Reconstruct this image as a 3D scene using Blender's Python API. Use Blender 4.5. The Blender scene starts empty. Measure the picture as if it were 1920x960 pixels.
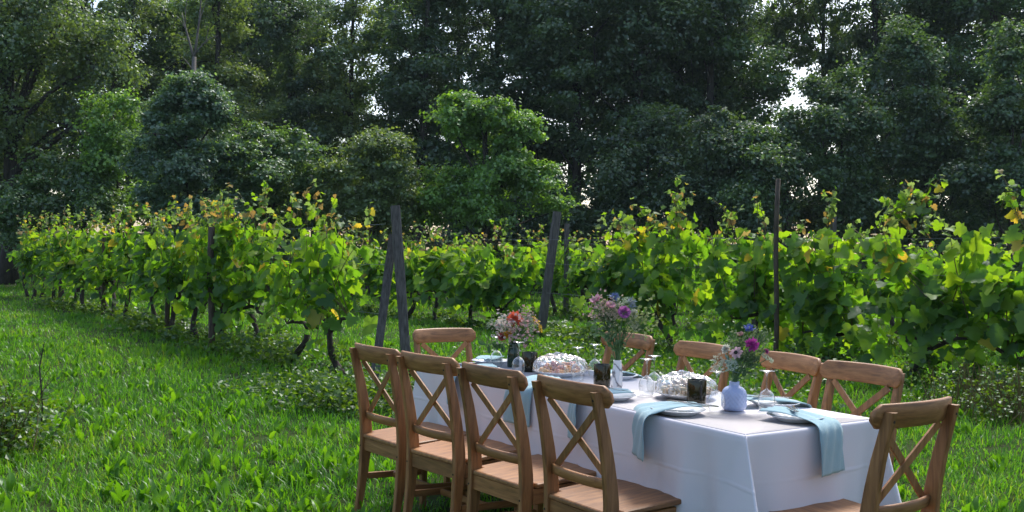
import bpy, math, random
import numpy as np
from mathutils import Vector, Matrix

# ------------------------------------------------------------------ camera
sc = bpy.context.scene
F_PX, CAM_H, ROLL = 1850.0, 1.361, 0.018
cd = bpy.data.cameras.new('camera'); cam = bpy.data.objects.new('camera', cd)
sc.collection.objects.link(cam); sc.camera = cam
cd.sensor_width = 36.0; cd.lens = 36.0 * F_PX / 1920.0
cd.clip_start = 0.05; cd.clip_end = 3000
cam.location = (0, 0, CAM_H); cam.rotation_euler = (math.pi / 2, -ROLL, 0)

# ------------------------------------------------------------------ light
SUN_EL, SUN_AZ = math.radians(53), math.radians(22)      # azimuth: to the right of the view direction (+Y)
w = bpy.data.worlds.new('World'); sc.world = w; w.use_nodes = True
nt = w.node_tree; nt.nodes.clear()
sky = nt.nodes.new('ShaderNodeTexSky'); sky.sky_type = 'NISHITA'; sky.sun_disc = False
sky.sun_elevation = SUN_EL; sky.sun_rotation = SUN_AZ
sky.air_density = 1.0; sky.dust_density = 2.6; sky.ozone_density = 0.8
bg = nt.nodes.new('ShaderNodeBackground'); bg.inputs['Strength'].default_value = 0.15
wo = nt.nodes.new('ShaderNodeOutputWorld')
nt.links.new(sky.outputs[0], bg.inputs[0]); nt.links.new(bg.outputs[0], wo.inputs[0])
sl = bpy.data.lights.new('sun', 'SUN'); sl.energy = 2.3; sl.angle = math.radians(13); sl.color = (1.0, 0.955, 0.87)
so = bpy.data.objects.new('sun', sl); sc.collection.objects.link(so)
sdir = Vector((math.sin(SUN_AZ) * math.cos(SUN_EL), math.cos(SUN_AZ) * math.cos(SUN_EL), math.sin(SUN_EL)))
so.rotation_euler = sdir.to_track_quat('Z', 'Y').to_euler(); so.location = sdir * 60
vs = sc.view_settings; vs.view_transform = 'Standard'; vs.look = 'None'; vs.exposure = 0.93; vs.gamma = 1.0; vs.use_curve_mapping = False
sc.cycles.max_bounces = 7; sc.cycles.transparent_max_bounces = 12
sc.cycles.caustics_reflective = False; sc.cycles.caustics_refractive = False

# ------------------------------------------------------------------ helpers
COL = sc.collection
RNG = np.random.default_rng(7); random.seed(7)
def ray(px, py):
    a, b = px - 960.0, py - 480.0; c, s = math.cos(ROLL), math.sin(ROLL)
    X, Y = a * c + b * s, -a * s + b * c
    return Vector((X / F_PX, 1.0, -Y / F_PX))
def at(px, py, d): return Vector((0, 0, CAM_H)) + ray(px, py) * d
def tag(o, label, cat=None, group=None, kind=None):
    if label: o['label'] = label
    if cat: o['category'] = cat
    if group: o['group'] = group
    if kind: o['kind'] = kind
    return o
def empty(name, loc=(0, 0, 0), rz=0.0):
    o = bpy.data.objects.new(name, None); o.empty_display_size = 0.1
    COL.objects.link(o); o.location = loc; o.rotation_euler = (0, 0, rz); return o
def mobj(name, me, parent=None):
    o = bpy.data.objects.new(name, me); COL.objects.link(o)
    if parent: o.parent = parent
    return o
def copy_tree(o, parent=None):
    c = o.copy(); COL.objects.link(c); c.parent = parent
    for ch in o.children: copy_tree(ch, c)
    return c

class MB:
    def __init__(s): s.v = []; s.f = []; s.m = []; s.cur = 0
    def add(s, vs_, fs): 
        b = len(s.v); s.v += [tuple(p) for p in vs_]
        for f in fs: s.f.append(tuple(i + b for i in f)); s.m.append(s.cur)
    def box(s, c, d, mtx=None):
        hx, hy, hz = d[0] / 2, d[1] / 2, d[2] / 2
        P = [Vector((x, y, z)) for x in (-hx, hx) for y in (-hy, hy) for z in (-hz, hz)]
        if mtx: P = [mtx @ p for p in P]
        P = [p + Vector(c) for p in P]
        s.add(P, [(0, 1, 3, 2), (4, 6, 7, 5), (0, 4, 5, 1), (2, 3, 7, 6), (0, 2, 6, 4), (1, 5, 7, 3)])
    def tube(s, pts, rad, n=6, cap=True):
        pts = [Vector(p) for p in pts]; k = len(pts)
        if not hasattr(rad, '__len__'): rad = [rad] * k
        ref = Vector((0.31, 0.77, 0.2)); vs_ = []; fs = []
        for i, p in enumerate(pts):
            t = (pts[min(i + 1, k - 1)] - pts[max(i - 1, 0)])
            t = t.normalized() if t.length > 1e-9 else Vector((0, 0, 1))
            a = t.cross(ref)
            if a.length < 1e-3: a = t.cross(Vector((1, 0, 0)))
            a.normalize(); b = t.cross(a)
            for j in range(n):
                th = 2 * math.pi * j / n
                vs_.append(p + (a * math.cos(th) + b * math.sin(th)) * rad[i])
        for i in range(k - 1):
            for j in range(n):
                j2 = (j + 1) % n; fs.append((i * n + j, i * n + j2, (i + 1) * n + j2, (i + 1) * n + j))
        if cap: fs.append(tuple(range(n))[::-1]); fs.append(tuple((k - 1) * n + j for j in range(n)))
        s.add(vs_, fs)
    def loft(s, rings, closed=True, cap=True):
        n = len(rings[0]); vs_ = [p for r in rings for p in r]; fs = []
        for i in range(len(rings) - 1):
            for j in range(n if closed else n - 1):
                j2 = (j + 1) % n; fs.append((i * n + j, i * n + j2, (i + 1) * n + j2, (i + 1) * n + j))
        if cap: fs.append(tuple(range(n))[::-1]); fs.append(tuple((len(rings) - 1) * n + j for j in range(n)))
        s.add(vs_, fs)
    def lathe(s, prof, n=28, c=(0, 0, 0), cap=False, disp=None):
        rings = []
        for r, z in prof:
            ring = []
            for j in range(n):
                th = 2 * math.pi * j / n; rr = r + (disp(th, z, r) if disp else 0)
                ring.append((c[0] + rr * math.cos(th), c[1] + rr * math.sin(th), c[2] + z))
            rings.append(ring)
        s.loft(rings, True, cap)
    def build(s, name, mat, parent=None, smooth=False, loc=None):
        me = bpy.data.meshes.new(name); me.from_pydata([tuple(p) for p in s.v], [], s.f)
        for m in (mat if isinstance(mat, (list, tuple)) else [mat]): me.materials.append(m)
        if any(s.m): me.polygons.foreach_set('material_index', s.m)
        if smooth: me.polygons.foreach_set('use_smooth', [True] * len(me.polygons))
        me.update(); o = mobj(name, me, parent)
        if loc is not None: o.location = loc
        return o
def np_mesh(name, V, Fc, mats, mi=None, rnd=None, smooth=False):
    """V (n,3); Fc (m,k) all faces the same size; rnd: per-vertex value for leaf colour"""
    me = bpy.data.meshes.new(name); V = np.asarray(V, np.float32); Fc = np.asarray(Fc, np.int32)
    m, k = Fc.shape
    me.vertices.add(len(V)); me.vertices.foreach_set('co', V.ravel())
    me.loops.add(m * k); me.loops.foreach_set('vertex_index', Fc.ravel())
    me.polygons.add(m); me.polygons.foreach_set('loop_start', np.arange(0, m * k, k, dtype=np.int32))
    for mt in mats: me.materials.append(mt)
    if mi is not None: me.polygons.foreach_set('material_index', np.asarray(mi, np.int32))
    me.polygons.foreach_set('use_smooth', np.full(m, smooth))
    if rnd is not None:
        a = me.attributes.new('rnd', 'FLOAT', 'POINT'); a.data.foreach_set('value', np.asarray(rnd, np.float32))
    me.update(calc_edges=True); return me
def norm(a): return a / np.maximum(np.linalg.norm(a, axis=-1, keepdims=True), 1e-9)
def place_leaves(LV, LF, pos, nrm, tip, size, rnd, off=0):
    """copies of a leaf (LV verts with y toward the tip, z along its normal)"""
    nrm = norm(nrm); tip = tip - nrm * np.sum(tip * nrm, 1, keepdims=True); tip = norm(tip)
    side = np.cross(tip, nrm); n, k = len(pos), len(LV); size = np.asarray(size)
    if size.ndim == 1: size = size[:, None]
    V = pos[:, None, :] + size[:, None, :] * (LV[None, :, 0:1] * side[:, None] + LV[None, :, 1:2] * tip[:, None] + LV[None, :, 2:3] * nrm[:, None])
    Fc = LF[None] + (np.arange(n) * k)[:, None, None]
    return V.reshape(-1, 3), Fc.reshape(-1, LF.shape[1]), np.repeat(rnd, k)

# ------------------------------------------------------------------ materials
def new_mat(name):
    m = bpy.data.materials.new(name); m.use_nodes = True; m.node_tree.nodes.clear(); return m, m.node_tree
def N(t, kind, **kw):
    n = t.nodes.new(kind)
    for k, v in kw.items(): setattr(n, k, v)
    return n
def ramp(t, stops):
    r = N(t, 'ShaderNodeValToRGB'); e = r.color_ramp.elements
    while len(e) < len(stops): e.new(0.5)
    for i, (p, c) in enumerate(stops): e[i].position = p; e[i].color = (*c, 1)
    return r
def leaf_mat(name, cols, trans_col, trans=0.45, gloss=0.06, per_object=False, rough=0.4, patch=None):
    m, t = new_mat(name); L = t.links
    if per_object: src = N(t, 'ShaderNodeObjectInfo').outputs['Random']
    else:
        a = N(t, 'ShaderNodeAttribute'); a.attribute_name = 'rnd'; src = a.outputs['Fac']
    if patch:
        g = N(t, 'ShaderNodeNewGeometry'); nz = N(t, 'ShaderNodeTexNoise'); nz.inputs['Scale'].default_value = patch; nz.inputs['Detail'].default_value = 3
        L.new(g.outputs['Position'], nz.inputs['Vector'])
        mr = N(t, 'ShaderNodeMapRange'); mr.inputs[1].default_value = 0.3; mr.inputs[2].default_value = 0.7; mr.inputs[3].default_value = -0.3; mr.inputs[4].default_value = 0.3
        L.new(nz.outputs['Fac'], mr.inputs[0])
        ad = N(t, 'ShaderNodeMath', operation='ADD', use_clamp=True); L.new(src, ad.inputs[0]); L.new(mr.outputs[0], ad.inputs[1]); src = ad.outputs[0]
    k = len(cols); r = ramp(t, [(i / max(1, k - 1), c) for i, c in enumerate(cols)]); L.new(src, r.inputs[0])
    d = N(t, 'ShaderNodeBsdfDiffuse'); L.new(r.outputs[0], d.inputs[0])
    tr = N(t, 'ShaderNodeBsdfTranslucent')
    mx = N(t, 'ShaderNodeMix', data_type='RGBA', blend_type='MULTIPLY'); mx.inputs[0].default_value = 1.0
    L.new(r.outputs[0], mx.inputs[6]); mx.inputs[7].default_value = (*trans_col, 1); L.new(mx.outputs[2], tr.inputs[0])
    s1 = N(t, 'ShaderNodeMixShader'); s1.inputs[0].default_value = trans; L.new(d.outputs[0], s1.inputs[1]); L.new(tr.outputs[0], s1.inputs[2])
    out = N(t, 'ShaderNodeOutputMaterial'); last = s1
    if gloss > 0:
        gl = N(t, 'ShaderNodeBsdfGlossy'); gl.inputs['Roughness'].default_value = rough; gl.inputs[0].default_value = (0.9, 0.95, 1, 1)
        s2 = N(t, 'ShaderNodeMixShader'); s2.inputs[0].default_value = gloss
        L.new(s1.outputs[0], s2.inputs[1]); L.new(gl.outputs[0], s2.inputs[2]); last = s2
    L.new(last.outputs[0], out.inputs[0]); return m
def pbr(name, col, rough=0.5, metal=0.0, spec=0.5, trans=0.0, bump=None, var=None, sheen=0.0, ior=1.45, coat=0.0):
    m, t = new_mat(name); L = t.links
    p = N(t, 'ShaderNodeBsdfPrincipled'); out = N(t, 'ShaderNodeOutputMaterial'); L.new(p.outputs[0], out.inputs[0])
    p.inputs['Base Color'].default_value = (*col, 1); p.inputs['Roughness'].default_value = rough; p.inputs['Metallic'].default_value = metal
    p.inputs['Specular IOR Level'].default_value = spec; p.inputs['Transmission Weight'].default_value = trans
    p.inputs['IOR'].default_value = ior; p.inputs['Sheen Weight'].default_value = sheen; p.inputs['Coat Weight'].default_value = coat
    tc = N(t, 'ShaderNodeTexCoord')
    if var:
        col2, scale, stretch = var
        mp = N(t, 'ShaderNodeMapping'); mp.inputs['Scale'].default_value = stretch; L.new(tc.outputs['Object'], mp.inputs[0])
        nz = N(t, 'ShaderNodeTexNoise'); nz.inputs['Scale'].default_value = scale; nz.inputs['Detail'].default_value = 6; nz.inputs['Roughness'].default_value = 0.6
        L.new(mp.outputs[0], nz.inputs['Vector'])
        r = ramp(t, [(0.32, col), (0.7, col2)]); L.new(nz.outputs['Fac'], r.inputs[0]); L.new(r.outputs[0], p.inputs['Base Color'])
    if bump:
        scale, strength, stretch = bump
        mp = N(t, 'ShaderNodeMapping'); mp.inputs['Scale'].default_value = stretch; L.new(tc.outputs['Object'], mp.inputs[0])
        nz = N(t, 'ShaderNodeTexNoise'); nz.inputs['Scale'].default_value = scale; nz.inputs['Detail'].default_value = 4
        L.new(mp.outputs[0], nz.inputs['Vector'])
        b = N(t, 'ShaderNodeBump'); b.inputs['Strength'].default_value = strength; b.inputs['Distance'].default_value = 0.01
        L.new(nz.outputs['Fac'], b.inputs['Height']); L.new(b.outputs[0], p.inputs['Normal'])
    return m
def wood(name, stretch):
    m, t = new_mat(name); L = t.links
    p = N(t, 'ShaderNodeBsdfPrincipled'); out = N(t, 'ShaderNodeOutputMaterial'); L.new(p.outputs[0], out.inputs[0])
    tc = N(t, 'ShaderNodeTexCoord'); mp = N(t, 'ShaderNodeMapping'); mp.inputs['Scale'].default_value = stretch; L.new(tc.outputs['Object'], mp.inputs[0])
    oi = N(t, 'ShaderNodeObjectInfo')
    va = N(t, 'ShaderNodeVectorMath', operation='ADD'); L.new(mp.outputs[0], va.inputs[0])
    ms = N(t, 'ShaderNodeMath', operation='MULTIPLY'); ms.inputs[1].default_value = 37.0; L.new(oi.outputs['Random'], ms.inputs[0]); L.new(ms.outputs[0], va.inputs[1])
    nz = N(t, 'ShaderNodeTexNoise'); nz.inputs['Scale'].default_value = 9; nz.inputs['Detail'].default_value = 8; nz.inputs['Roughness'].default_value = 0.62; nz.inputs['Distortion'].default_value = 0.6
    L.new(va.outputs[0], nz.inputs['Vector'])
    r = ramp(t, [(0.28, (0.12, 0.050, 0.018)), (0.5, (0.265, 0.118, 0.040)), (0.72, (0.39, 0.19, 0.072))]); L.new(nz.outputs['Fac'], r.inputs[0])
    hs = N(t, 'ShaderNodeHueSaturation'); L.new(r.outputs[0], hs.inputs['Color'])
    mr = N(t, 'ShaderNodeMapRange'); mr.inputs[3].default_value = 0.8; mr.inputs[4].default_value = 1.2; L.new(oi.outputs['Random'], mr.inputs[0]); L.new(mr.outputs[0], hs.inputs['Value'])
    L.new(hs.outputs[0], p.inputs['Base Color'])
    mr2 = N(t, 'ShaderNodeMapRange'); mr2.inputs[3].default_value = 0.42; mr2.inputs[4].default_value = 0.58; L.new(nz.outputs['Fac'], mr2.inputs[0]); L.new(mr2.outputs[0], p.inputs['Roughness'])
    b = N(t, 'ShaderNodeBump'); b.inputs['Strength'].default_value = 0.12; b.inputs['Distance'].default_value = 0.003; L.new(nz.outputs['Fac'], b.inputs['Height']); L.new(b.outputs[0], p.inputs['Normal'])
    return m
def film(name, tint, base=0.06, white=0.05, rough=0.03, edge=0.55):
    """thin clear sheet: mostly lets light through, reflects more at grazing angles"""
    m, t = new_mat(name); L = t.links
    tr = N(t, 'ShaderNodeBsdfTransparent'); tr.inputs[0].default_value = (*tint, 1)
    gl = N(t, 'ShaderNodeBsdfGlossy'); gl.inputs['Roughness'].default_value = rough
    df = N(t, 'ShaderNodeBsdfDiffuse'); df.inputs[0].default_value = (0.85, 0.87, 0.9, 1)
    lw = N(t, 'ShaderNodeLayerWeight'); lw.inputs[0].default_value = 0.35
    mr = N(t, 'ShaderNodeMapRange'); mr.inputs[3].default_value = base; mr.inputs[4].default_value = edge; L.new(lw.outputs['Facing'], mr.inputs[0])
    s0 = N(t, 'ShaderNodeMixShader'); s0.inputs[0].default_value = white; L.new(tr.outputs[0], s0.inputs[1]); L.new(df.outputs[0], s0.inputs[2])
    s1 = N(t, 'ShaderNodeMixShader'); L.new(mr.outputs[0], s1.inputs[0]); L.new(s0.outputs[0], s1.inputs[1]); L.new(gl.outputs[0], s1.inputs[2])
    out = N(t, 'ShaderNodeOutputMaterial'); L.new(s1.outputs[0], out.inputs[0]); return m

M = {}
M['wood_x'] = wood('pine_grain_across', (0.6, 6, 6)); M['wood_y'] = wood('pine_grain_deep', (6, 0.6, 6)); M['wood_z'] = wood('pine_grain_upright', (6, 6, 0.6))
M['dark'] = pbr('dark_hole', (0.01, 0.008, 0.006), 0.8)
M['cloth'] = pbr('white_cloth', (0.70, 0.68, 0.72), 0.85, spec=0.2, bump=(900, 0.12, (1, 1, 1)), sheen=0.15)
M['napkin'] = pbr('blue_napkin', (0.28, 0.43, 0.48), 0.85, spec=0.2, bump=(1200, 0.2, (1, 1, 1)), sheen=0.2)
M['china'] = pbr('white_china', (0.72, 0.75, 0.80), 0.12, spec=0.6)
M['steel'] = pbr('cutlery_steel', (0.75, 0.76, 0.78), 0.16, metal=1.0)
M['glass'] = film('clear_glass', (0.97, 0.985, 0.985), 0.05, 0.03, 0.02, 0.75)
M['wrap'] = film('cling_film', (0.97, 0.97, 0.98), 0.12, 0.06, 0.07, 0.8)
M['olive_glass'] = pbr('olive_glass', (0.014, 0.012, 0.002), 0.03, trans=0.22, spec=0.5)
M['black_wax'] = pbr('dark_wax', (0.012, 0.012, 0.016), 0.12, spec=0.5)
M['blue_glaze'] = pbr('blue_glaze', (0.36, 0.42, 0.62), 0.32, spec=0.45, var=((0.43, 0.49, 0.68), 14, (1, 1, 1)))
M['green_glass'] = pbr('dark_green_glass', (0.012, 0.035, 0.018), 0.08, spec=0.6)
M['timber'] = pbr('weathered_timber', (0.045, 0.04, 0.036), 0.85, var=((0.14, 0.125, 0.115), 11, (5, 5, 0.5)), bump=(16, 0.6, (6, 6, 0.5)))
M['stake'] = pbr('stake_wood', (0.04, 0.03, 0.022), 0.9, var=((0.12, 0.09, 0.065), 10, (5, 5, 0.7)), bump=(16, 0.6, (6, 6, 0.6)))
M['vine_bark'] = pbr('vine_bark', (0.018, 0.014, 0.011), 0.9, var=((0.06, 0.045, 0.034), 18, (3, 3, 1)), bump=(40, 0.8, (3, 3, 1)))
M['cane'] = pbr('cane_bark', (0.07, 0.05, 0.022), 0.7, var=((0.13, 0.11, 0.035), 8, (2, 2, 2)))
M['bark'] = pbr('tree_bark', (0.022, 0.019, 0.016), 0.95, var=((0.07, 0.06, 0.05), 5, (4, 4, 0.8)), bump=(9, 0.9, (4, 4, 0.8)))
M['pale_bark'] = pbr('bare_branch_bark', (0.10, 0.09, 0.08), 0.95, var=((0.2, 0.18, 0.16), 5, (4, 4, 0.8)))
M['wire'] = pbr('trellis_wire', (0.22, 0.22, 0.22), 0.5, metal=0.8)
M['soil'] = pbr('lawn_soil', (0.018, 0.03, 0.008), 1.0, spec=0.1, var=((0.035, 0.055, 0.014), 0.8, (1, 1, 1)), bump=(3, 0.6, (1, 1, 1)))
M['stem'] = pbr('flower_stem', (0.06, 0.13, 0.04), 0.6)
M['grass'] = leaf_mat('grass_blade', [(0.044, 0.140, 0.014), (0.076, 0.206, 0.019), (0.116, 0.262, 0.026), (0.20, 0.25, 0.05)], (1.65, 1.75, 0.5), 0.5, 0.02, patch=0.55, rough=0.35)
M['lawn_leaf'] = leaf_mat('lawn_broadleaf', [(0.052, 0.15, 0.014), (0.088, 0.22, 0.018), (0.13, 0.28, 0.024)], (1.65, 1.6, 0.4), 0.5, 0.02, rough=0.35)
M['weed'] = leaf_mat('weed_leaf', [(0.035, 0.085, 0.015), (0.065, 0.14, 0.020), (0.12, 0.21, 0.028)], (2.0, 1.8, 0.5), 0.45, 0.04)
M['dry'] = leaf_mat('dry_stalk', [(0.19, 0.15, 0.07), (0.28, 0.24, 0.11)], (1, 0.9, 0.6), 0.25, 0.0)
VC = {'green': ([(0.042, 0.102, 0.022), (0.070, 0.152, 0.026), (0.10, 0.20, 0.030)], (2.4, 2.5, 0.5)),
      'lime': ([(0.11, 0.21, 0.022), (0.165, 0.28, 0.026), (0.225, 0.33, 0.03)], (1.8, 1.85, 0.5)),
      'yellow': ([(0.34, 0.32, 0.03), (0.44, 0.39, 0.045), (0.50, 0.36, 0.05)], (1.5, 1.4, 0.8)),
      'tan': ([(0.28, 0.19, 0.07), (0.36, 0.26, 0.09), (0.34, 0.29, 0.13)], (1.3, 1.15, 0.7)),
      'pale': ([(0.12, 0.20, 0.07), (0.17, 0.26, 0.10), (0.22, 0.29, 0.13)], (1.6, 1.6, 0.7))}
VK = list(VC)
for k in VK:
    M['vo_' + k] = leaf_mat('vine_leaf_' + k, *VC[k], 0.55, 0.02, per_object=True, rough=0.45)
    M['vj_' + k] = leaf_mat('vine_foliage_' + k, *VC[k], 0.55, 0.02, rough=0.45)
TC = {'dark': [(0.034, 0.066, 0.029), (0.052, 0.095, 0.036), (0.074, 0.126, 0.043)],
      'mid': [(0.044, 0.092, 0.034), (0.068, 0.13, 0.042), (0.10, 0.175, 0.05)],
      'blue': [(0.044, 0.090, 0.052), (0.066, 0.125, 0.068), (0.098, 0.165, 0.082)],
      'olive': [(0.062, 0.102, 0.034), (0.09, 0.142, 0.044), (0.13, 0.185, 0.055)],
      'shade': [(0.034, 0.070, 0.029), (0.052, 0.10, 0.036), (0.078, 0.138, 0.044)],
      'fern': [(0.046, 0.086, 0.030), (0.070, 0.118, 0.038), (0.10, 0.155, 0.046)],
      'bright': [(0.064, 0.14, 0.026), (0.10, 0.20, 0.032), (0.15, 0.265, 0.040)]}
for k in TC: TC[k] = [tuple(x * q for x in c) for q, c in zip((0.8, 1.25, 1.7), TC[k])]
for k in TC: M['t_' + k] = leaf_mat('tree_leaf_' + k, TC[k], (2.0, 1.9, 0.7), 0.45, 0.06, rough=0.42)

# ------------------------------------------------------------------ ground
g = MB(); g.add([(-900, -60, 0), (900, -60, 0), (900, 1500, 0), (-900, 1500, 0)], [(0, 1, 2, 3)])
tag(g.build('ground', M['soil']), None, kind='structure')

TA = 0.5859                                           # the table's long side points this far left of the view
LD = np.array([-math.sin(TA), math.cos(TA)]); WD = np.array([math.cos(TA), math.sin(TA)]); NL = np.array([0.8358, 3.4819])
TW, TL, TZ = 0.755, 2.44, 0.742
def tb(u, v, z=0.0):
    p = NL + WD * u + LD * v; return Vector((p[0], p[1], z))
RA = math.atan(0.70); RD = np.array([-math.sin(RA), math.cos(RA)]); RN = np.array([math.cos(RA), math.sin(RA)])   # vine rows
ROWS = {1: np.array([-1.12, 9.72]), 2: np.array([4.68, 11.05]), 3: np.array([9.18, 11.05]), 4: np.array([14.2, 11.05])}
def row_pt(r, y, lat=0.0):
    p = ROWS[r] + RD * ((y - ROWS[r][1]) / RD[1]) + RN * lat; return p

def smooth_noise(x, y, s, seed=0):
    return (np.sin(x * s * 1.3 + seed) * np.cos(y * s * 1.1 + seed * 2.1) + 0.6 * np.sin(x * s * 2.9 - y * s * 2.3 + seed * 3.3) + 0.4 * np.cos(x * s * 5.1 + y * s * 4.7 + seed)) / 2.0

# grass: blades in tufts, thinning out with distance
def make_grass():
    P = []
    for z0, z1, dens in ((3.2, 7, 330), (7, 10, 210), (10, 14, 125), (14, 20, 62), (20, 32, 22), (32, 48, 5)):
        xm = 0.60 * z1 + 1.2; n = int(dens * 2 * xm * (z1 - z0)); x = RNG.uniform(-xm, xm, n); y = RNG.uniform(z0, z1, n)
        k = np.abs(x) < 0.60 * y + 1.2; P.append(np.c_[x[k], y[k]])
    P = np.concatenate(P); nt_ = len(P)
    hgt = 0.068 + 0.032 * smooth_noise(P[:, 0], P[:, 1], 1.7, 3) + 0.02 * RNG.standard_normal(nt_)
    d = P[:, 1]; scale = np.clip((d / 7.0) ** 0.62, 1, 3.2)
    q = P - NL; u = q @ WD; v = q @ LD
    under = (u > -0.1) & (u < TW + 0.1) & (v > -0.1) & (v < TL + 0.1); hgt[under] *= 0.6
    B = 6; n = nt_ * B
    c = np.repeat(P, B, 0) + RNG.normal(0, 0.028, (n, 2)) * np.repeat(scale, B)[:, None]
    L = np.clip(np.repeat(hgt, B), 0.03, 0.3) * RNG.uniform(0.55, 1.35, n) * np.repeat(scale, B) ** 0.35
    wd = RNG.uniform(0.0022, 0.0048, n) * np.repeat(scale, B)
    th = RNG.uniform(0, 2 * np.pi, n); lean = RNG.uniform(0.15, 1.15, n)
    dx, dy = np.cos(th), np.sin(th); sx, sy = -dy, dx
    V = np.zeros((n, 5, 3), np.float32)
    def pt(t): 
        o = lean * L * t ** 1.8
        return np.c_[c[:, 0] + dx * o, c[:, 1] + dy * o, L * t * (1 - 0.35 * lean * t)]
    S = np.c_[sx, sy, np.zeros(n)] * wd[:, None]
    b0, b1, b2 = pt(0.0), pt(0.55), pt(1.0)
    V[:, 0] = b0 - S; V[:, 1] = b0 + S; V[:, 2] = b1 - S * 0.85; V[:, 3] = b1 + S * 0.85; V[:, 4] = b2
    Fc = np.array([[0, 1, 3], [0, 3, 2], [2, 3, 4]])[None] + (np.arange(n) * 5)[:, None, None]
    rnd = np.repeat(np.clip(RNG.normal(0.42, 0.2, n), 0, 1), 5)
    return np_mesh('lawn_grass', V.reshape(-1, 3), Fc.reshape(-1, 3), [M['grass']], rnd=rnd, smooth=True)
tag(mobj('lawn_grass', make_grass()), 'long green lawn grass all round the table and vine rows', 'grass', kind='stuff')

# oval broad leaf, arching: used for dock and dandelion in the lawn
def oval_leaf(nseg=4, wid=0.16, arch=0.35):
    V = []; Fq = []
    for i in range(nseg + 1):
        t = i / nseg; ww = wid * math.sin(math.pi * min(1, 0.12 + 0.88 * t) ** 0.8) if i < nseg else 0.0
        z = arch * math.sin(t * 1.9) * 0.9 - 0.30 * t * t * arch
        V += [(-ww, t, z + 0.25 * ww), (0, t, z), (ww, t, z + 0.25 * ww)]
    for i in range(nseg):
        for j in (0, 1):
            a = i * 3 + j; Fq.append((a, a + 1, a + 4, a + 3))
    return np.array(V), np.array(Fq)
def make_broadleaf():
    OV, OF = oval_leaf()
    n0 = 2300; y = 4.2 + (15 - 4.2) * RNG.uniform(0, 1, n0) ** 1.2; x = RNG.uniform(-1, 1, n0) * (0.58 * y + 0.8)
    keep = smooth_noise(x, y, 1.1, 9) + RNG.normal(0, 0.35, n0) > -0.05
    q = np.c_[x, y] - NL; u = q @ WD; v = q @ LD
    keep &= ~((u > -0.5) & (u < TW + 0.5) & (v > -0.3) & (v < TL + 0.3)); x, y = x[keep], y[keep]
    k = RNG.integers(4, 8, len(x)); c = np.repeat(np.c_[x, y], k, 0); n = len(c)
    th = RNG.uniform(0, 2 * np.pi, n); el = RNG.uniform(0.35, 1.35, n)
    tip = np.c_[np.cos(th) * np.cos(el), np.sin(th) * np.cos(el), np.sin(el)]
    nrm = np.c_[-np.cos(th) * np.sin(el), -np.sin(th) * np.sin(el), np.cos(el)]
    pos = np.c_[c + RNG.normal(0, 0.02, (n, 2)), np.full(n, 0.015)]
    size = RNG.uniform(0.09, 0.19, n)[:, None] * np.c_[RNG.uniform(0.8, 1.5, n), np.ones(n), np.ones(n)][:, [0]] ** 0
    V, Fc, rn = place_leaves(OV, OF, pos, nrm, tip, RNG.uniform(0.065, 0.135, n), np.clip(RNG.normal(0.5, 0.25, n), 0, 1))
    return np_mesh('lawn_broadleaf', V, Fc, [M['lawn_leaf']], rnd=rn, smooth=True)
tag(mobj('lawn_broadleaf', make_broadleaf()), 'light green dock and dandelion leaves scattered through the lawn', 'ground cover', kind='stuff')

DIA_V = np.array([(0, 0, 0), (0.42, 0.45, 0.10), (0, 1, 0.0), (-0.42, 0.45, 0.10)]); DIA_F = np.array([[0, 1, 2, 3]])
def weed_points(cx, cy, rx, ry, h, n):
    """leaves on the stems of a low weed clump"""
    ns = max(4, n // 14); sx = cx + RNG.normal(0, rx * 0.5, ns); sy = cy + RNG.normal(0, ry * 0.5, ns); sh = h * RNG.uniform(0.5, 1.15, ns)
    i = RNG.integers(0, ns, n); t = RNG.uniform(0.08, 1, n)
    lx, ly = RNG.normal(0, 0.12, ns), RNG.normal(0, 0.12, ns)
    return np.c_[sx[i] + lx[i] * t + RNG.normal(0, 0.035, n), sy[i] + ly[i] * t + RNG.normal(0, 0.035, n), sh[i] * t]
def leaf_cloud(name, pos, size, mat, up=0.9, rnd=None, spread=1.0):
    n = len(pos); nrm = RNG.normal(0, spread, (n, 3)) * 0.6 + np.array([0, 0, up]); tip = RNG.normal(0, 1, (n, 3)) - np.array([0, 0, 0.25])
    V, Fc, rn = place_leaves(DIA_V, DIA_F, pos, nrm, tip, size, RNG.uniform(0, 1, n) if rnd is None else rnd)
    return np_mesh(name, V, Fc, [mat], rnd=rn)
wp = []; ws = []
for r, ya, yb in ((1, 9.2, 26), (2, 8.6, 27), (3, 13, 28)):
    y = ya
    while y < yb:
        c = row_pt(r, y, RNG.normal(0, 0.16)); hh = RNG.uniform(0.10, 0.36) * (1.15 if y < 16 else 0.9); n = int(380 if y < 13 else 230 if y < 18 else 120)
        if RNG.uniform() < 0.85: wp.append(weed_points(c[0], c[1], 0.42, 0.36, hh, n)); ws.append(RNG.uniform(0.035, 0.085, n) * (1 if y < 15 else 1.35))
        y += 0.34
for cx, cy, rx, ry, hh, n in ((-1.50, 8.5, 0.6, 0.4, 0.34, 1500), (-1.0, 8.9, 0.6, 0.4, 0.30, 1000), (-2.1, 9.3, 0.6, 0.45, 0.2, 700), (-0.45, 9.3, 0.7, 0.5, 0.3, 900),
                              (0.6, 8.6, 0.9, 0.8, 0.24, 900), (1.6, 9.4, 1.2, 0.9, 0.26, 1200), (0.9, 11.5, 1.2, 1.2, 0.42, 1300), (2.9, 10.9, 1.2, 0.8, 0.34, 1300), (2.2, 8.6, 0.9, 0.7, 0.2, 700)):
    wp.append(weed_points(cx, cy, rx, ry, hh, n)); ws.append(RNG.uniform(0.025, 0.065, n))
tag(mobj('weed_growth', leaf_cloud('weed_growth', np.concatenate(wp), np.concatenate(ws), M['weed'])), 'low leafy weeds growing at the feet of the vines', 'weeds', kind='stuff')

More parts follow.
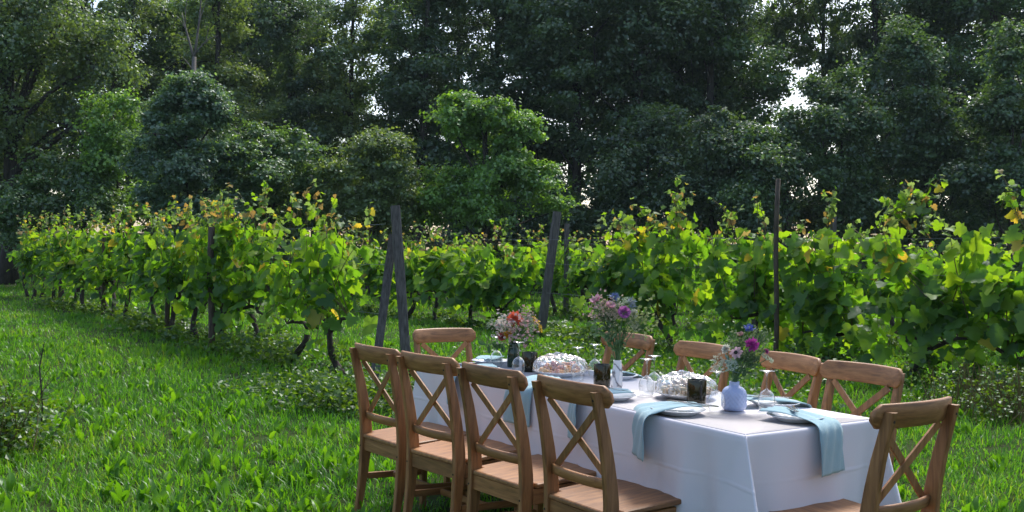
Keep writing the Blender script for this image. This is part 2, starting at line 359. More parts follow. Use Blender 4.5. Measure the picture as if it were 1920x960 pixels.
# ------------------------------------------------------------------ trees
def crown_mesh(name, lobes, mat, n_clump, per, leaf, clump_r, seed, flat=0.5, fill=0.55, droop=0.0, nsub=11, sub=(0.22, 0.44)):
    """lobes -> bumps on their skin -> leaf clumps on the bumps -> leaves"""
    per = int(per * 0.8); leaf = leaf * 1.1
    rg = np.random.default_rng(seed); lobes = np.array(lobes, float); L0 = np.repeat(lobes, nsub, 0); ns = len(L0)
    d0 = norm(rg.normal(0, 1, (ns, 3)) + np.array([0, -0.15, 0.25])); k0 = rg.uniform(*sub, ns)
    c = L0[:, :3] + d0 * L0[:, 3:6] * rg.uniform(0.45, 1.10, ns)[:, None]; r = np.maximum(L0[:, 3:6] * k0[:, None], 0.25)
    r[:, 2] = np.minimum(r[:, 2], r[:, 0] * 1.1)
    wgt = (r[:, 0] * r[:, 1]); wgt /= wgt.sum(); i = rg.choice(ns, n_clump, p=wgt)
    d = norm(rg.normal(0, 1, (n_clump, 3)) + np.array([0, 0, 0.3])); rad = fill + (1 - fill) * rg.uniform(0, 1, n_clump) ** 0.5
    rad = rad * np.where(rg.uniform(0, 1, n_clump) < 0.16, rg.uniform(1.1, 1.55, n_clump), 1.0)
    cc = c[i] + d * r[i] * rad[:, None]; cr = clump_r * rg.uniform(0.4, 1.5, n_clump); lsz = rg.uniform(0.75, 1.3, n_clump); crnd = rg.uniform(0, 1, n_clump) * 0.6 + rg.uniform(0, 1, ns)[i] * 0.4
    j = np.repeat(np.arange(n_clump), per); n = len(j); off = rg.normal(0, 0.5, (n, 3)) * np.array([1, 1, flat])
    if droop: off[:, 2] -= droop * np.abs(rg.normal(0, 1, n))
    pos = cc[j] + off * cr[j][:, None]; pos[:, 2] = np.maximum(pos[:, 2], 0.05)
    nrm = norm(off) * 0.4 + d[j] * 0.4 + np.array([0, 0, 0.6]) + rg.normal(0, 0.5, (n, 3)); tip = rg.normal(0, 1, (n, 3)) + d[j] * 0.5 - np.array([0, 0, 0.3 + droop])
    V, Fc, rn = place_leaves(DIA_V, DIA_F, pos, nrm, tip, leaf * lsz[j] * rg.uniform(0.55, 1.35, n), np.clip(0.6 * crnd[j] + 0.4 * rg.uniform(0, 1, n), 0, 1))
    return np_mesh(name, V, Fc, [mat], rnd=rn)
def trunk_mb(h, r, lean, rg, n=8):
    m = MB(); pts = []; rad = []
    for k in range(9):
        t = k / 8; pts.append((lean[0] * t * h + 0.06 * r * 8 * math.sin(3 * t + rg.uniform(0, 1)), lean[1] * t * h, h * t)); rad.append(r * (1.25 if k == 0 else 1 - 0.72 * t))
    m.tube(pts, rad, n); return m, pts
def limb(m, a, b, r0, rg, sag=0.08):
    a, b = Vector(a), Vector(b); L = (b - a).length; pts = []; off = Vector(rg.normal(0, sag, 3)) * L
    for k in range(6):
        t = k / 5; pts.append(a.lerp(b, t) + off * math.sin(math.pi * t) + Vector((0, 0, 0.10 * L * math.sin(math.pi * t))))
    m.tube(pts, [r0 * (1 - 0.8 * k / 5) for k in range(6)], 5)
def tree_px(name, label, depth, trunk_px, lobes_px, mat, n_clump, per, leaf, clump_r, seed, tr=0.16, cat='tree', group=None, **kw):
    """lobes given as (px, py, rx, ry) read off the photograph, turned to metres at the tree's own distance"""
    rg = np.random.default_rng(seed); s = depth / F_PX; base = at(trunk_px, 480, depth); bx = base.x
    root = empty(name, (bx, depth, 0)); lobes = []
    for k, (px, py, rx, ry) in enumerate(lobes_px):
        p = at(px, py, depth); ry_ = max(0.5, 0.85 * rx * s)
        lobes.append((p.x - bx, rg.uniform(-0.35, 0.35) * ry_, p.z, rx * s, ry_, ry * s))
    top = max(l[2] for l in lobes); m, pts = trunk_mb(top * 0.95, tr, (0.01, 0), rg); m.build('trunk', M['bark'], root, True)
    lm = MB()
    for l in lobes:
        zz = max(0.4, min(l[2] * 0.55, top * 0.7)); limb(lm, (0.01 * zz, 0, zz), l[:3], tr * 0.5, rg)
        for q in range(3):
            e = Vector(l[:3]) + Vector(rg.normal(0, 0.55, 3)) * l[3]; limb(lm, l[:3], (e.x, e.y, max(0.3, e.z)), tr * 0.22, rg)
    lm.build('limbs', M['bark'], root, True)
    mobj('crown', crown_mesh('crown', lobes, M[mat], n_clump, per, leaf, clump_r, seed, **kw), root)
    return tag(root, label, cat, group)

tree_px('feathery_tree', 'huge feathery olive-green tree with dark leaning trunk at the left edge', 36, 10,
        [(-60, 60, 170, 110), (70, 90, 150, 110), (175, 130, 80, 90), (30, 210, 110, 80), (-80, 240, 110, 100), (150, 230, 85, 70), (130, 20, 130, 70), (215, 165, 40, 60)], 't_fern', 740, 100, 0.11, 0.55, 21, tr=0.30, droop=0.5, fill=0.35)
tree_px('young_tree', 'slender light green tree behind the left end of the vines', 34, 215,
        [(215, 220, 45, 60), (220, 290, 50, 60), (200, 340, 60, 60), (235, 380, 60, 50)], 't_bright', 180, 90, 0.10, 0.36, 22, tr=0.09)
tree_px('dark_bush', 'dark round bush under the huge feathery tree', 33, 120,
        [(90, 370, 75, 65), (160, 385, 70, 60), (40, 400, 55, 60)], 't_mid', 260, 90, 0.10, 0.42, 23, tr=0.07, cat='bush')
tree_px('pear_tree', 'upright blue-green fruit tree with spiky pointed top', 31, 345,
        [(345, 350, 95, 66), (350, 290, 78, 56), (355, 238, 58, 46), (360, 198, 38, 32), (330, 182, 13, 30), (362, 166, 13, 32), (388, 176, 13, 34), (412, 222, 14, 36), (298, 216, 13, 34), (316, 205, 12, 34), (400, 200, 12, 34), (430, 300, 26, 50), (262, 320, 28, 55), (345, 405, 108, 40)], 't_blue', 680, 95, 0.09, 0.27, 24, tr=0.13, sub=(0.25, 0.5))
tree_px('round_bush', 'rounded mid-green bush right of the spiky fruit tree', 32, 500,
        [(470, 290, 50, 55), (525, 320, 62, 60), (500, 370, 90, 70), (455, 350, 50, 70), (570, 360, 35, 50)], 't_mid', 420, 95, 0.095, 0.34, 25, tr=0.09, cat='bush')
tree_px('olive_bush', 'rounded grey-olive bush left of the bright green tree', 32, 690,
        [(690, 320, 75, 60), (720, 350, 65, 65), (650, 360, 60, 65), (700, 275, 40, 28), (745, 370, 45, 60), (690, 410, 90, 50)], 't_olive', 460, 95, 0.085, 0.34, 26, tr=0.08, cat='bush')
tree_px('bright_tree', 'bright green tree with cap-like top in the middle of the wood edge', 32, 905,
        [(895, 212, 52, 26), (838, 232, 46, 36), (952, 232, 46, 34), (990, 250, 22, 30), (868, 200, 34, 20), (905, 262, 52, 30), (945, 325, 58, 34), (1000, 352, 52, 42), (862, 345, 44, 36), (815, 380, 40, 44), (1045, 395, 32, 42), (910, 392, 88, 48), (960, 300, 30, 22)], 't_bright', 640, 95, 0.095, 0.30, 27, tr=0.13, sub=(0.28, 0.5))
# understorey in front of the tall wood on the right
und = [('low_tree', 'dark low bush behind the vines at the far right', 40, 1780, [(1710, 432, 80, 34), (1830, 432, 90, 34)], 't_dark', 190),
       ('low_tree', 'dark low bush behind the bright green tree', 41, 960, [(950, 415, 90, 40), (1020, 425, 70, 40), (870, 430, 70, 34)], 't_dark', 300),
       ('low_tree', 'dark low bush behind the thin tall stake', 42, 1500, [(1480, 415, 90, 45), (1560, 420, 70, 40), (1400, 430, 80, 36)], 't_dark', 320),
       ('low_tree', 'dark low bush right behind the leaning squared timber post', 40, 1060, [(1050, 385, 45, 60), (1075, 430, 50, 40)], 't_dark', 170),
       ('low_tree', 'dark low bush under the narrow bright gap between trunks', 42, 1130, [(1130, 425, 70, 36), (1150, 380, 30, 40)], 't_dark', 150),
       ('low_tree', 'dark low bush between the round bush and the olive bush', 37, 605, [(600, 390, 50, 60), (610, 340, 30, 40)], 't_dark', 200),
       ('low_tree', 'dark low bush between the spiky fruit tree and the round bush', 37, 430, [(430, 300, 45, 60), (440, 390, 50, 60)], 't_dark', 240),
       ('low_tree', 'dark low tree right of the narrow bright gap between trunks', 39, 1210, [(1210, 330, 75, 90), (1190, 400, 80, 70), (1250, 270, 55, 60)], 't_dark', 330),
       ('low_tree', 'dark spreading low tree behind the tall vine shoot', 38, 1330, [(1320, 300, 80, 70), (1370, 360, 90, 80), (1280, 390, 70, 70), (1350, 250, 50, 50)], 't_dark', 420),
       ('low_tree', 'mid-green low tree behind the thin dark stake', 37, 1470, [(1440, 300, 80, 50), (1500, 340, 90, 70), (1430, 390, 90, 70), (1540, 260, 50, 50)], 't_shade', 430),
       ('low_tree', 'brighter green low tree right of the bright sky gap', 38, 1570, [(1570, 190, 50, 55), (1505, 245, 50, 40), (1600, 260, 65, 60), (1580, 340, 70, 60), (1610, 400, 70, 60)], 't_shade', 420),
       ('low_tree', 'green leafy tree with raised top, second from the right edge', 39, 1730, [(1715, 95, 50, 50), (1720, 180, 60, 60), (1750, 260, 75, 70), (1780, 350, 80, 80), (1720, 380, 40, 50)], 't_shade', 470),
       ('low_tree', 'dark broad low tree at the right edge', 37, 1890, [(1900, 120, 60, 70), (1890, 230, 80, 80), (1930, 330, 90, 90), (1850, 370, 80, 70), (1990, 220, 90, 120)], 't_shade', 560)]
for i, (nm, lb, dp, tx, lo, mt, nc) in enumerate(und): tree_px(nm, lb, dp, tx, lo, mt, nc, 90, 0.115, 0.45, 40 + i, tr=0.11, group='low trees at the edge of the wood')

# the tall wood: five tree shapes, each copy its own thing with its own size and turn
def tall_proto(seed, mat, h, base, spread, n_clump):
    rg = np.random.default_rng(seed); lobes = []
    for k in range(15):
        t = k / 14; z = h * (base + (0.97 - base) * t); rr = spread * (0.55 + 0.6 * math.sin(math.pi * min(1, 0.15 + 0.8 * t))) * rg.uniform(0.45, 0.8); a = rg.uniform(0, 6.28); o = spread * rg.uniform(0.1, 0.75) * (1.1 - 0.6 * t)
        lobes.append((o * math.cos(a), o * math.sin(a), z, rr, rr, rr * rg.uniform(0.45, 0.75)))
    m, pts = trunk_mb(h * 0.95, h * 0.0135, (rg.uniform(-0.02, 0.02), 0), rg); root = empty('tall_tree'); m.build('trunk', M['bark'], root, True)
    lm = MB()
    for l in lobes:
        zz = max(0.5, l[2] - 0.10 * h); limb(lm, (pts[4][0] * zz / (h * 0.5), 0, zz), l[:3], h * 0.0045, rg)
        for q in range(2):
            e = Vector(l[:3]) + Vector(rg.normal(0, 0.6, 3)) * l[3]; limb(lm, l[:3], e, h * 0.002, rg)
    lm.build('limbs', M['bark'], root, True)
    mobj('crown', crown_mesh('crown', lobes, M[mat], n_clump, 95, 0.14, 0.58, seed, fill=0.35), root); return root
protos = [tall_proto(61, 't_dark', 17, 0.14, 2.9, 470), tall_proto(62, 't_dark', 19, 0.20, 3.2, 520), tall_proto(63, 't_mid', 16, 0.12, 2.7, 430),
          tall_proto(64, 't_dark', 18, 0.33, 3.1, 480), tall_proto(65, 't_olive', 17, 0.20, 3.1, 520)]
#        px, depth, proto, scale
TALL = [(-150, 46, 0, 1.0), (-40, 50, 1, 1.0), (60, 47, 2, 1.0), (150, 52, 1, 0.95), (245, 49, 4, 0.9), (290, 54, 1, 0.86), (300, 59, 0, 1.05), (340, 52, 2, 0.9), (385, 60, 1, 0.95), (405, 47, 4, 0.88), (430, 58, 2, 1.05), (465, 52, 0, 0.92), (505, 59, 1, 0.98), (540, 48, 0, 0.88), (590, 55, 1, 0.84),
        (655, 48, 4, 0.85), (725, 51, 2, 0.95), (790, 46, 0, 0.95), (850, 52, 1, 0.92), (925, 48, 1, 1.0), (1000, 47, 0, 1.05), (1062, 52, 3, 1.05), (1085, 46, 3, 1.0), (1160, 50, 3, 1.1), (1190, 45, 1, 1.05), (1265, 49, 0, 1.05),
        (1320, 46, 1, 1.0), (1340, 48, 2, 1.08), (1362, 53, 3, 1.1), (1533, 50, 3, 1.15, 0.62), (1640, 47, 1, 1.05), (1690, 52, 4, 1.05), (1720, 47, 0, 1.05), (1790, 51, 1, 1.1), (1850, 46, 2, 1.05), (1930, 49, 0, 1.1), (2030, 47, 1, 1.1), (2130, 50, 0, 1.1)]
ORD = ['first', 'second', 'third', 'fourth', 'fifth', 'sixth', 'seventh', 'eighth', 'ninth', 'tenth', 'eleventh', 'twelfth', 'thirteenth', 'fourteenth', 'fifteenth', 'sixteenth', 'seventeenth', 'eighteenth', 'nineteenth', 'twentieth',
       'twenty-first', 'twenty-second', 'twenty-third', 'twenty-fourth', 'twenty-fifth', 'twenty-sixth', 'twenty-seventh', 'twenty-eighth', 'twenty-ninth', 'thirtieth', 'thirty-first', 'thirty-second', 'thirty-third', 'thirty-fourth', 'thirty-fifth', 'thirty-sixth', 'thirty-seventh', 'thirty-eighth', 'thirty-ninth', 'fortieth']
used = set()
for i, (px, dp, pi_, s, *wf) in enumerate(TALL):
    p = at(px, 480, dp); o = copy_tree(protos[pi_]) if pi_ in used else protos[pi_]; used.add(pi_)
    o.location = (p.x, dp, 0); o.rotation_euler = (0, 0, 2.399 * i); o.scale = (s * (0.92 + 0.16 * ((i * 7) % 5) / 4) * (wf[0] if wf else 1), s * (wf[0] if wf else 1), s)
    tag(o, f'tall dark woodland tree, {ORD[i]} from the left in the wood behind the vineyard', 'tree', 'tall trees of the wood')
n = 42000; ux = RNG.uniform(-42, 44, n); uy = RNG.uniform(41, 54, n); uh = 1.9 + 0.8 * smooth_noise(ux, uy, 0.45, 4)
tag(mobj('undergrowth', leaf_cloud('undergrowth', np.c_[ux, uy, np.clip(uh, 1.1, 2.8) * RNG.beta(1.3, 1.3, n)], RNG.uniform(0.18, 0.42, n), M['t_shade'], up=0.4)), 'dark low undergrowth on the floor of the wood', 'undergrowth', kind='stuff')
# bare dead tree standing against the wood
rg = np.random.default_rng(5); db = at(356, 480, 40); dead = empty('bare_tree', (db.x, 40, 0)); dm = MB()
dm.tube([(0, 0, 0), (0.05, 0, 3), (0, 0, 6), (0.03, 0, 9.2)], [0.16, 0.14, 0.12, 0.09]); dm.build('trunk', M['pale_bark'], dead, True); dm = MB()
for a, b, r in (((0.03, 0, 9.1), (-0.5, 0, 11.0), 0.06), ((0.03, 0, 9.15), (0.28, 0, 12.2), 0.06), ((0.06, 0, 9.3), (0.95, 0.1, 10.1), 0.035), ((-0.2, 0, 9.9), (-0.75, 0, 10.9), 0.03), ((0.14, 0, 10.2), (0.55, 0, 11.6), 0.03), ((-0.35, 0, 10.5), (-0.2, 0, 11.8), 0.025), ((0.5, 0, 9.75), (0.6, 0.1, 10.5), 0.02), ((0.0, 0, 8.6), (-0.6, 0, 9.3), 0.025)): limb(dm, a, b, r, rg, 0.03)
dm.build('limbs', M['pale_bark'], dead, True); tag(dead, 'bare pale dead tree above the spiky fruit tree', 'tree')

# ------------------------------------------------------------------ vineyard
half = [(0.0, 0.02), (0.16, -0.13), (0.40, -0.12), (0.55, 0.10), (0.40, 0.26), (0.58, 0.46), (0.33, 0.58), (0.28, 0.80), (0.0, 1.02)]
outl = half + [(-x, y) for x, y in half[-2:0:-1]]
def vine_leaf_geo(fold, droop, wave):
    V = [(0, 0.34, 0.0)]
    for k, (x, y) in enumerate(outl): V.append((x, y, fold * abs(x) - droop * max(0, y - 0.2) ** 2 + wave * math.sin(k * 1.9)))
    n = len(outl); return np.array(V), np.array([(0, 1 + i, 1 + (i + 1) % n) for i in range(n)])
LEAFG = [vine_leaf_geo(0.34, 0.25, 0.04), vine_leaf_geo(-0.34, 0.40, 0.05), vine_leaf_geo(0.10, 0.65, 0.08)]
sh = [(0.0, 0.0), (0.42, 0.0), (0.5, 0.45), (0.0, 1.0), (-0.5, 0.45), (-0.42, 0.0)]
FARLEAF = (np.array([(0, 0.35, 0.08)] + [(x, y, -0.12 * y * y) for x, y in sh]), np.array([(0, 1 + i, 1 + (i + 1) % 6) for i in range(6)]))
LEAFM = {(g_, k): np_mesh('leaf', LEAFG[g_][0], LEAFG[g_][1], [M['vo_' + k]], smooth=True) for g_ in range(3) for k in VK}

def vine(row, y, H, n_leaf, zlow, label, singles=0, size=0.14, yellow=0.5, seed=0, shoots=6, dens_lat=0.13, tall=None, skirt=10):
    rg = np.random.default_rng(1000 + seed); b = row_pt(row, y, rg.normal(0, 0.05)); root = empty('grapevine', (b[0], b[1], 0)); near = y < 17
    R3 = np.array([RD[0], RD[1], 0]); N3 = np.array([RN[0], RN[1], 0]); Z3 = np.array([0, 0, 1.0])
    to_cam = -np.sign(RN @ b)                                    # which side of the row faces the lawn
    # trunk and two arms
    m = MB(); hd = zlow + rg.uniform(0.02, 0.2); lean = rg.normal(0, 0.16); pts = []
    for k in range(7):
        t = k / 6; q = R3 * (lean * t + 0.05 * math.sin(5 * t + seed)) + N3 * 0.04 * math.cos(4 * t + seed * 2) + Z3 * hd * t; pts.append(q)
    m.tube(pts, [0.05 - 0.018 * k / 6 + 0.006 * rg.normal() for k in range(7)], 7); heads = []
    for sgn in (-1, 1):
        L = rg.uniform(0.3, 0.6); arm = [pts[-1] + R3 * sgn * L * t + Z3 * (0.10 * math.sin(2.2 * t + seed) + 0.1 * t) + N3 * 0.04 * math.sin(6 * t) for t in (0, 0.3, 0.65, 1.0)]
        m.tube(arm, [0.026, 0.024, 0.02, 0.012], 6); heads += arm
    m.build('trunk', M['vine_bark'], root, True)
    def top(s): return H + 0.10 * np.sin(s * 5 + seed) + 0.07 * np.sin(s * 11 + 2 * seed)
    # canes fan out from the head; leaves stand on stalks along them
    nc = 11 if near else 7; cm = MB(); pos, nrm, tip, tz, lat = [], [], [], [], []
    for k in range(nc):
        h = Vector(heads[rg.integers(0, len(heads))]); s1 = rg.uniform(-0.78, 0.78); fall = rg.uniform() < 0.3
        e = Vector(R3 * s1 + N3 * (rg.normal(0, 0.10) if not fall else rg.choice([-1, 1]) * 0.34) + Z3 * (top(s1) - (rg.uniform(0, 0.28) if not fall else rg.uniform(0.6, 1.25))))
        mid = h.lerp(e, 0.5) + Vector(R3 * rg.normal(0, 0.10) + N3 * rg.normal(0, 0.09)) + Vector((0, 0, 0.28 if fall else 0.0)); C = [np.array(q) for q in (h, mid, e)]
        bez = lambda t: C[0] * (1 - t) ** 2 + 2 * t * (1 - t) * (2 * C[1] - 0.5 * C[0] - 0.5 * C[2]) + C[2] * t * t
        cm.tube([bez(t) for t in np.linspace(0, 1, 7)], [0.0075 - 0.0007 * q for q in range(7)], 4)
        nl = max(4, int(n_leaf / nc))
        for q in range(nl):
            t = 0.08 + 0.92 * ((q + rg.uniform(0, 1)) / nl) ** 0.85; c = bez(t); sd = rg.choice([-1, 1]); st_ = rg.uniform(0.05, 0.16)
            d_ = norm(N3 * sd * rg.uniform(0.2, 1.0) + R3 * rg.normal(0, 0.6) + Z3 * rg.uniform(-0.3, 0.5)); p_ = c + d_ * st_
            pos.append(p_); lat.append(float(p_ @ N3)); tz.append(np.clip((p_[2] - zlow * 0.75) / (H - zlow * 0.75), 0, 1.0))
            nrm.append(N3 * sd * rg.uniform(0.1, 1.0) + Z3 * rg.uniform(-0.1, 1.0) + rg.normal(0, 0.35, 3)); tip.append(d_ * 0.8 - Z3 * rg.uniform(0.1, 0.9) + rg.normal(0, 0.25, 3))
    for q in range(skirt):                                         # side shoots low on the head
        sd = rg.choice([-1, 1]); p_ = R3 * rg.uniform(-0.75, 0.75) + N3 * sd * abs(rg.normal(0, 0.15)) + Z3 * rg.uniform(zlow * 0.8, zlow + 0.55)
        pos.append(p_); lat.append(float(p_ @ N3)); tz.append(np.clip((p_[2] - zlow * 0.75) / (H - zlow * 0.75), 0, 1.0)); nrm.append(N3 * sd * rg.uniform(0.3, 1.0) + Z3 * rg.uniform(-0.1, 1.0) + rg.normal(0, 0.35, 3)); tip.append(N3 * sd * 0.4 - Z3 * 0.6 + rg.normal(0, 0.3, 3))
    pos, nrm, tip, tz, lat = map(np.array, (pos, nrm, tip, tz, lat)); n_leaf = len(pos); tz = tz * 0.98
    pos[:, 2] = np.maximum(pos[:, 2], 0.2)
    sz = size * rg.uniform(0.5, 1.2, n_leaf) * np.where(tz > 0.9, 0.66, 1.0)
    # shoots above the hedge, small leaves on them
    sp, sn, st, ssz = [], [], [], []
    for k in range(shoots):
        s0 = rg.uniform(-0.75, 0.75); zt = top(s0) - 0.15; hh = rg.uniform(0.2, 0.55) if not (tall and k < 4) else rg.uniform(0.55, 1) * tall; dr = rg.normal(0, 0.35); dn = rg.normal(0, 0.15); cur = rg.uniform(-0.25, 0.1); pp = []
        if tall and k < 4: s0 = rg.normal(0, 0.12)
        for j in range(7):
            t = j / 6; pp.append(R3 * (s0 + dr * hh * t * t * 1.6) + N3 * dn * t * 1.5 * hh + Z3 * (zt + hh * t + cur * hh * t ** 3))
        cm.tube(pp, [0.0062 - 0.0006 * j for j in range(7)], 4)
        for j in range(2, 7):
            for q in range(2 if not (tall and k < 4) else 4):
                sp.append(pp[j] + rg.normal(0, 0.022 if not (tall and k < 4) else 0.05, 3)); sn.append(rg.normal(0, 0.6, 3) + Z3 * 0.6); st.append(rg.normal(0, 0.7, 3) - Z3 * 0.5); ssz.append(size * rg.uniform(0.28, 0.55) * (1.15 - 0.07 * j) * (1.3 if tall and k < 4 else 1))
    cm.build('canes', M['cane'], root, True)
    if sp: pos = np.concatenate([pos, sp]); nrm = np.concatenate([nrm, sn]); tip = np.concatenate([tip, st]); sz = np.concatenate([sz, ssz]); tz = np.concatenate([tz, np.full(len(sp), 1.05)]); lat = np.concatenate([lat, np.zeros(len(sp))])
    n = len(pos); u = rg.uniform(0, 1, n); kind = np.zeros(n, int)                       # 0 green 1 lime 2 yellow 3 tan 4 pale
    hi = np.clip((tz - 0.45) / 0.55, 0, 1)
    kind[u < 0.32 + 0.45 * hi] = 1; kind[u < (0.02 + 0.22 * hi ** 2) * yellow * 2 * 0.8] = 2
    v = rg.uniform(0, 1, n); kind[(v < 0.10 * hi)] = 4; kind[(tz > 0.86) & (v > 1 - 0.34 * yellow)] = 3; kind[(tz > 1.0) & (v > 0.45)] = np.where(rg.uniform(0, 1, n) < 0.55 * yellow + 0.1, 3, 4)[(tz > 1.0) & (v > 0.45)]
    nrm = norm(nrm); tip = tip - nrm * np.sum(tip * nrm, 1, keepdims=True); tip = norm(tip); side = np.cross(tip, nrm)
    order = np.argsort(-(sz + 0.10 * lat * to_cam)); one = order[:singles]; rest = order[singles:]
    for i in one:
        o = bpy.data.objects.new('leaf', LEAFM[(int(rg.integers(0, 3)), VK[kind[i]])]); COL.objects.link(o); o.parent = root
        X, Y, Z, P, q = side[i], tip[i], nrm[i], pos[i], sz[i]
        o.matrix_basis = Matrix(((X[0] * q, Y[0] * q, Z[0] * q, P[0]), (X[1] * q, Y[1] * q, Z[1] * q, P[1]), (X[2] * q, Y[2] * q, Z[2] * q, P[2]), (0, 0, 0, 1)))
    if len(rest):
        VV, FF, RR, MI = [], [], [], []; base = 0
        geos = LEAFG if near else [FARLEAF]
        gi = rg.integers(0, len(geos), len(rest))
        for k, geo in enumerate(geos):
            ii = rest[gi == k]
            if not len(ii): continue
            V, Fc, rn = place_leaves(geo[0], geo[1], pos[ii], nrm[ii], tip[ii], sz[ii], rg.uniform(0, 1, len(ii)))
            VV.append(V); FF.append(Fc + base); RR.append(rn); MI.append(np.repeat(kind[ii], len(geo[1]))); base += len(V)
        me = np_mesh('foliage', np.concatenate(VV), np.concatenate(FF), [M['vj_' + k] for k in VK], mi=np.concatenate(MI), rnd=np.concatenate(RR), smooth=True)
        o = mobj('foliage', me, root); o['kind'] = 'stuff'
    return tag(root, label, 'grapevine', f'grapevines of vine row {row}')

def interp(tab, y):
    ys, hs = zip(*tab); return float(np.interp(y, ys, hs))
H1 = [(9, 1.55), (10.7, 1.62), (11.5, 1.80), (12.6, 1.78), (13.4, 1.88), (14.5, 1.80), (17, 1.80), (25, 1.92)]
H2 = [(8, 1.85), (10, 1.95), (11.2, 1.88), (12.5, 1.78), (13.8, 1.88), (14.6, 1.95), (15.6, 1.80), (17, 1.62), (19, 1.60), (28, 1.65)]
seed = 0
y = 10.75; k = 0
while y < 27.5:
    dense = 1.0 if y > 12.8 else 0.58
    n = int((255 if y < 17 else 250 if y < 21 else 210) * dense)
    vine(1, y, interp(H1, y), n, 0.46 if y > 12.8 else 0.36, f'grapevine in the left row along the lawn, {ORD[k]} from the slanted timber post', singles=300 if y < 15 else (200 if y < 18 else 0), size=0.175 if y < 17 else 0.18, yellow=0.42, seed=seed, shoots=7 if y < 17 else 5, tall=0.6 if k == 3 else None, skirt=32 if y > 12.8 else 6)
    seed += 1; k += 1; y += 1.02 * RNG.uniform(0.92, 1.08)
y = 9.0; k = 0
while y < 27:
    if 15.9 < y < 17.7: y = 17.75
    n = int(285 if y < 14 else 265 if y < 17 else 240 if y < 21 else 210)
    vine(2, y, interp(H2, y), n, 0.30 if y < 13 else 0.36, f'grapevine in the row right behind the table, {ORD[k]} from its right end', singles=300 if y < 16 else (180 if y < 18.5 else 0), size=0.185 if y < 17 else 0.19, yellow=0.22, seed=seed, shoots=7 if y < 17 else 5, dens_lat=0.17, skirt=60 if y < 13.5 else 40, tall=(0.75 if 13.8 < y < 14.9 else 0.65 if 10.4 < y < 11.3 else None))
    seed += 1; k += 1; y += 1.02 * RNG.uniform(0.92, 1.08)
y = 14.0; k = 0
while y < 30:
    vine(3, y, 1.72 + 0.1 * math.sin(k * 1.7), 260, 0.5, f'grapevine in the second row behind the table, {ORD[k]} from its right end', size=0.17, yellow=0.14, seed=seed, shoots=5, dens_lat=0.18)
    seed += 1; k += 1; y += 1.1
y = 19.0; k = 0
while y < 33:
    vine(4, y, 1.75, 170, 0.5, f'grapevine in the farthest row before the wood, {ORD[k]} from its right end', size=0.2, yellow=0.14, seed=seed, shoots=4, dens_lat=0.28)
    seed += 1; k += 1; y += 1.2

def timber(m, a, b, wx, wy, tw=0.0):
    a, b = Vector(a), Vector(b); t = (b - a).normalized(); e1 = Vector((math.cos(tw), math.sin(tw), 0)); e1 = (e1 - t * e1.dot(t)).normalized(); e2 = t.cross(e1); rings = []
    for k in range(6):
        f = k / 5; p = a.lerp(b, f); q = 1 + 0.04 * math.sin(k * 2.1); c = 0.18
        rings.append([p + e1 * wx / 2 * q * x + e2 * wy / 2 * q * yy for x, yy in ((1, 1 - c), (1 - c, 1), (-1 + c, 1), (-1, 1 - c), (-1, -1 + c), (-1 + c, -1), (1 - c, -1), (1, -1 + c))])
    m.loft(rings)
ep = empty('end_post', (-1.02, 9.74, 0)); o0 = Vector((-1.02, 9.74, 0))
m = MB(); tp = at(741, 386, 9.95); timber(m, (0.03, 0, -0.1), tp - o0, 0.092, 0.08, 0.25); m.build('post', M['timber'], ep)
m = MB(); tp2 = at(737, 440, 10.06); bs = at(697, 735, 9.70); bs.z = -0.1; timber(m, bs - o0, tp2 - o0, 0.085, 0.05, 0.1); m.build('brace', M['timber'], ep)
tag(ep, 'dark weathered timber post with slanted brace at the end of the left row', 'post')
def post(base, top_px, top_py, label, wx, kind='timber', dy=0.0):
    b = Vector((base[0], base[1], 0)); t = at(top_px, top_py, base[1] + dy); r = empty('vineyard_post', b); m = MB()
    if kind == 'timber': timber(m, (0, 0, -0.1), t - b, wx, wx * 0.8, 0.4)
    else:
        d = t - b; m.tube([Vector((0, 0, -0.1))] + [d * f + Vector((0.012 * math.sin(7 * f), 0, 0)) for f in (0.2, 0.4, 0.6, 0.8, 1.0)], [wx / 2 * q for q in (1, 1, 0.97, 0.95, 0.92, 0.9)], 8)
    o = m.build('vineyard_post', M['timber' if kind == 'timber' else 'stake'], None, kind != 'timber'); o.location = b; bpy.data.objects.remove(r)
    return tag(o, label, 'post', 'vineyard posts')
post((0.50, 16.9), 1045, 397, 'dark squared timber post leaning right, above the coral flower bouquet', 0.13, dy=0.1)
p = row_pt(1, 13.62, -0.28); post(p, 396, 425, 'round brown pole at the near side of the left row', 0.095, 'stake')
post((3.36, 12.5), 1458, 335, 'thin tall dark stake behind the blue vase bouquet', 0.065, 'stake')
for px, ty, lb in ((1562, 407, 'weathered post poking out of the vines right of the tall thin stake'), (1418, 448, 'short brown post among the vines left of the tall thin stake'), (1700, 462, 'grey post half hidden in the vines at the right'), (1063, 419, 'small far post right of the leaning squared timber')):
    q = (px - 960) / F_PX; yy = (9.18 + 0.7 * 11.05) / (q + 0.7); post(row_pt(3, yy), px, ty, lb, 0.10, 'timber')
for yv, lb, hh in ((15.9, 'short pale stake under the left row nearer the round pole', 1.3), (19.5, 'short pale stake midway along the left row', 1.6), (23.0, 'far stake near the end of the left row', 1.7)):
    p = row_pt(1, yv, -0.1); m = MB(); m.tube([(0, 0, -0.1), (0.02, 0, hh * 0.5), (0, 0, hh)], 0.04, 7); o = m.build('vineyard_post', M['stake'], None, True); o.location = (p[0], p[1], 0); tag(o, lb, 'post', 'vineyard posts')
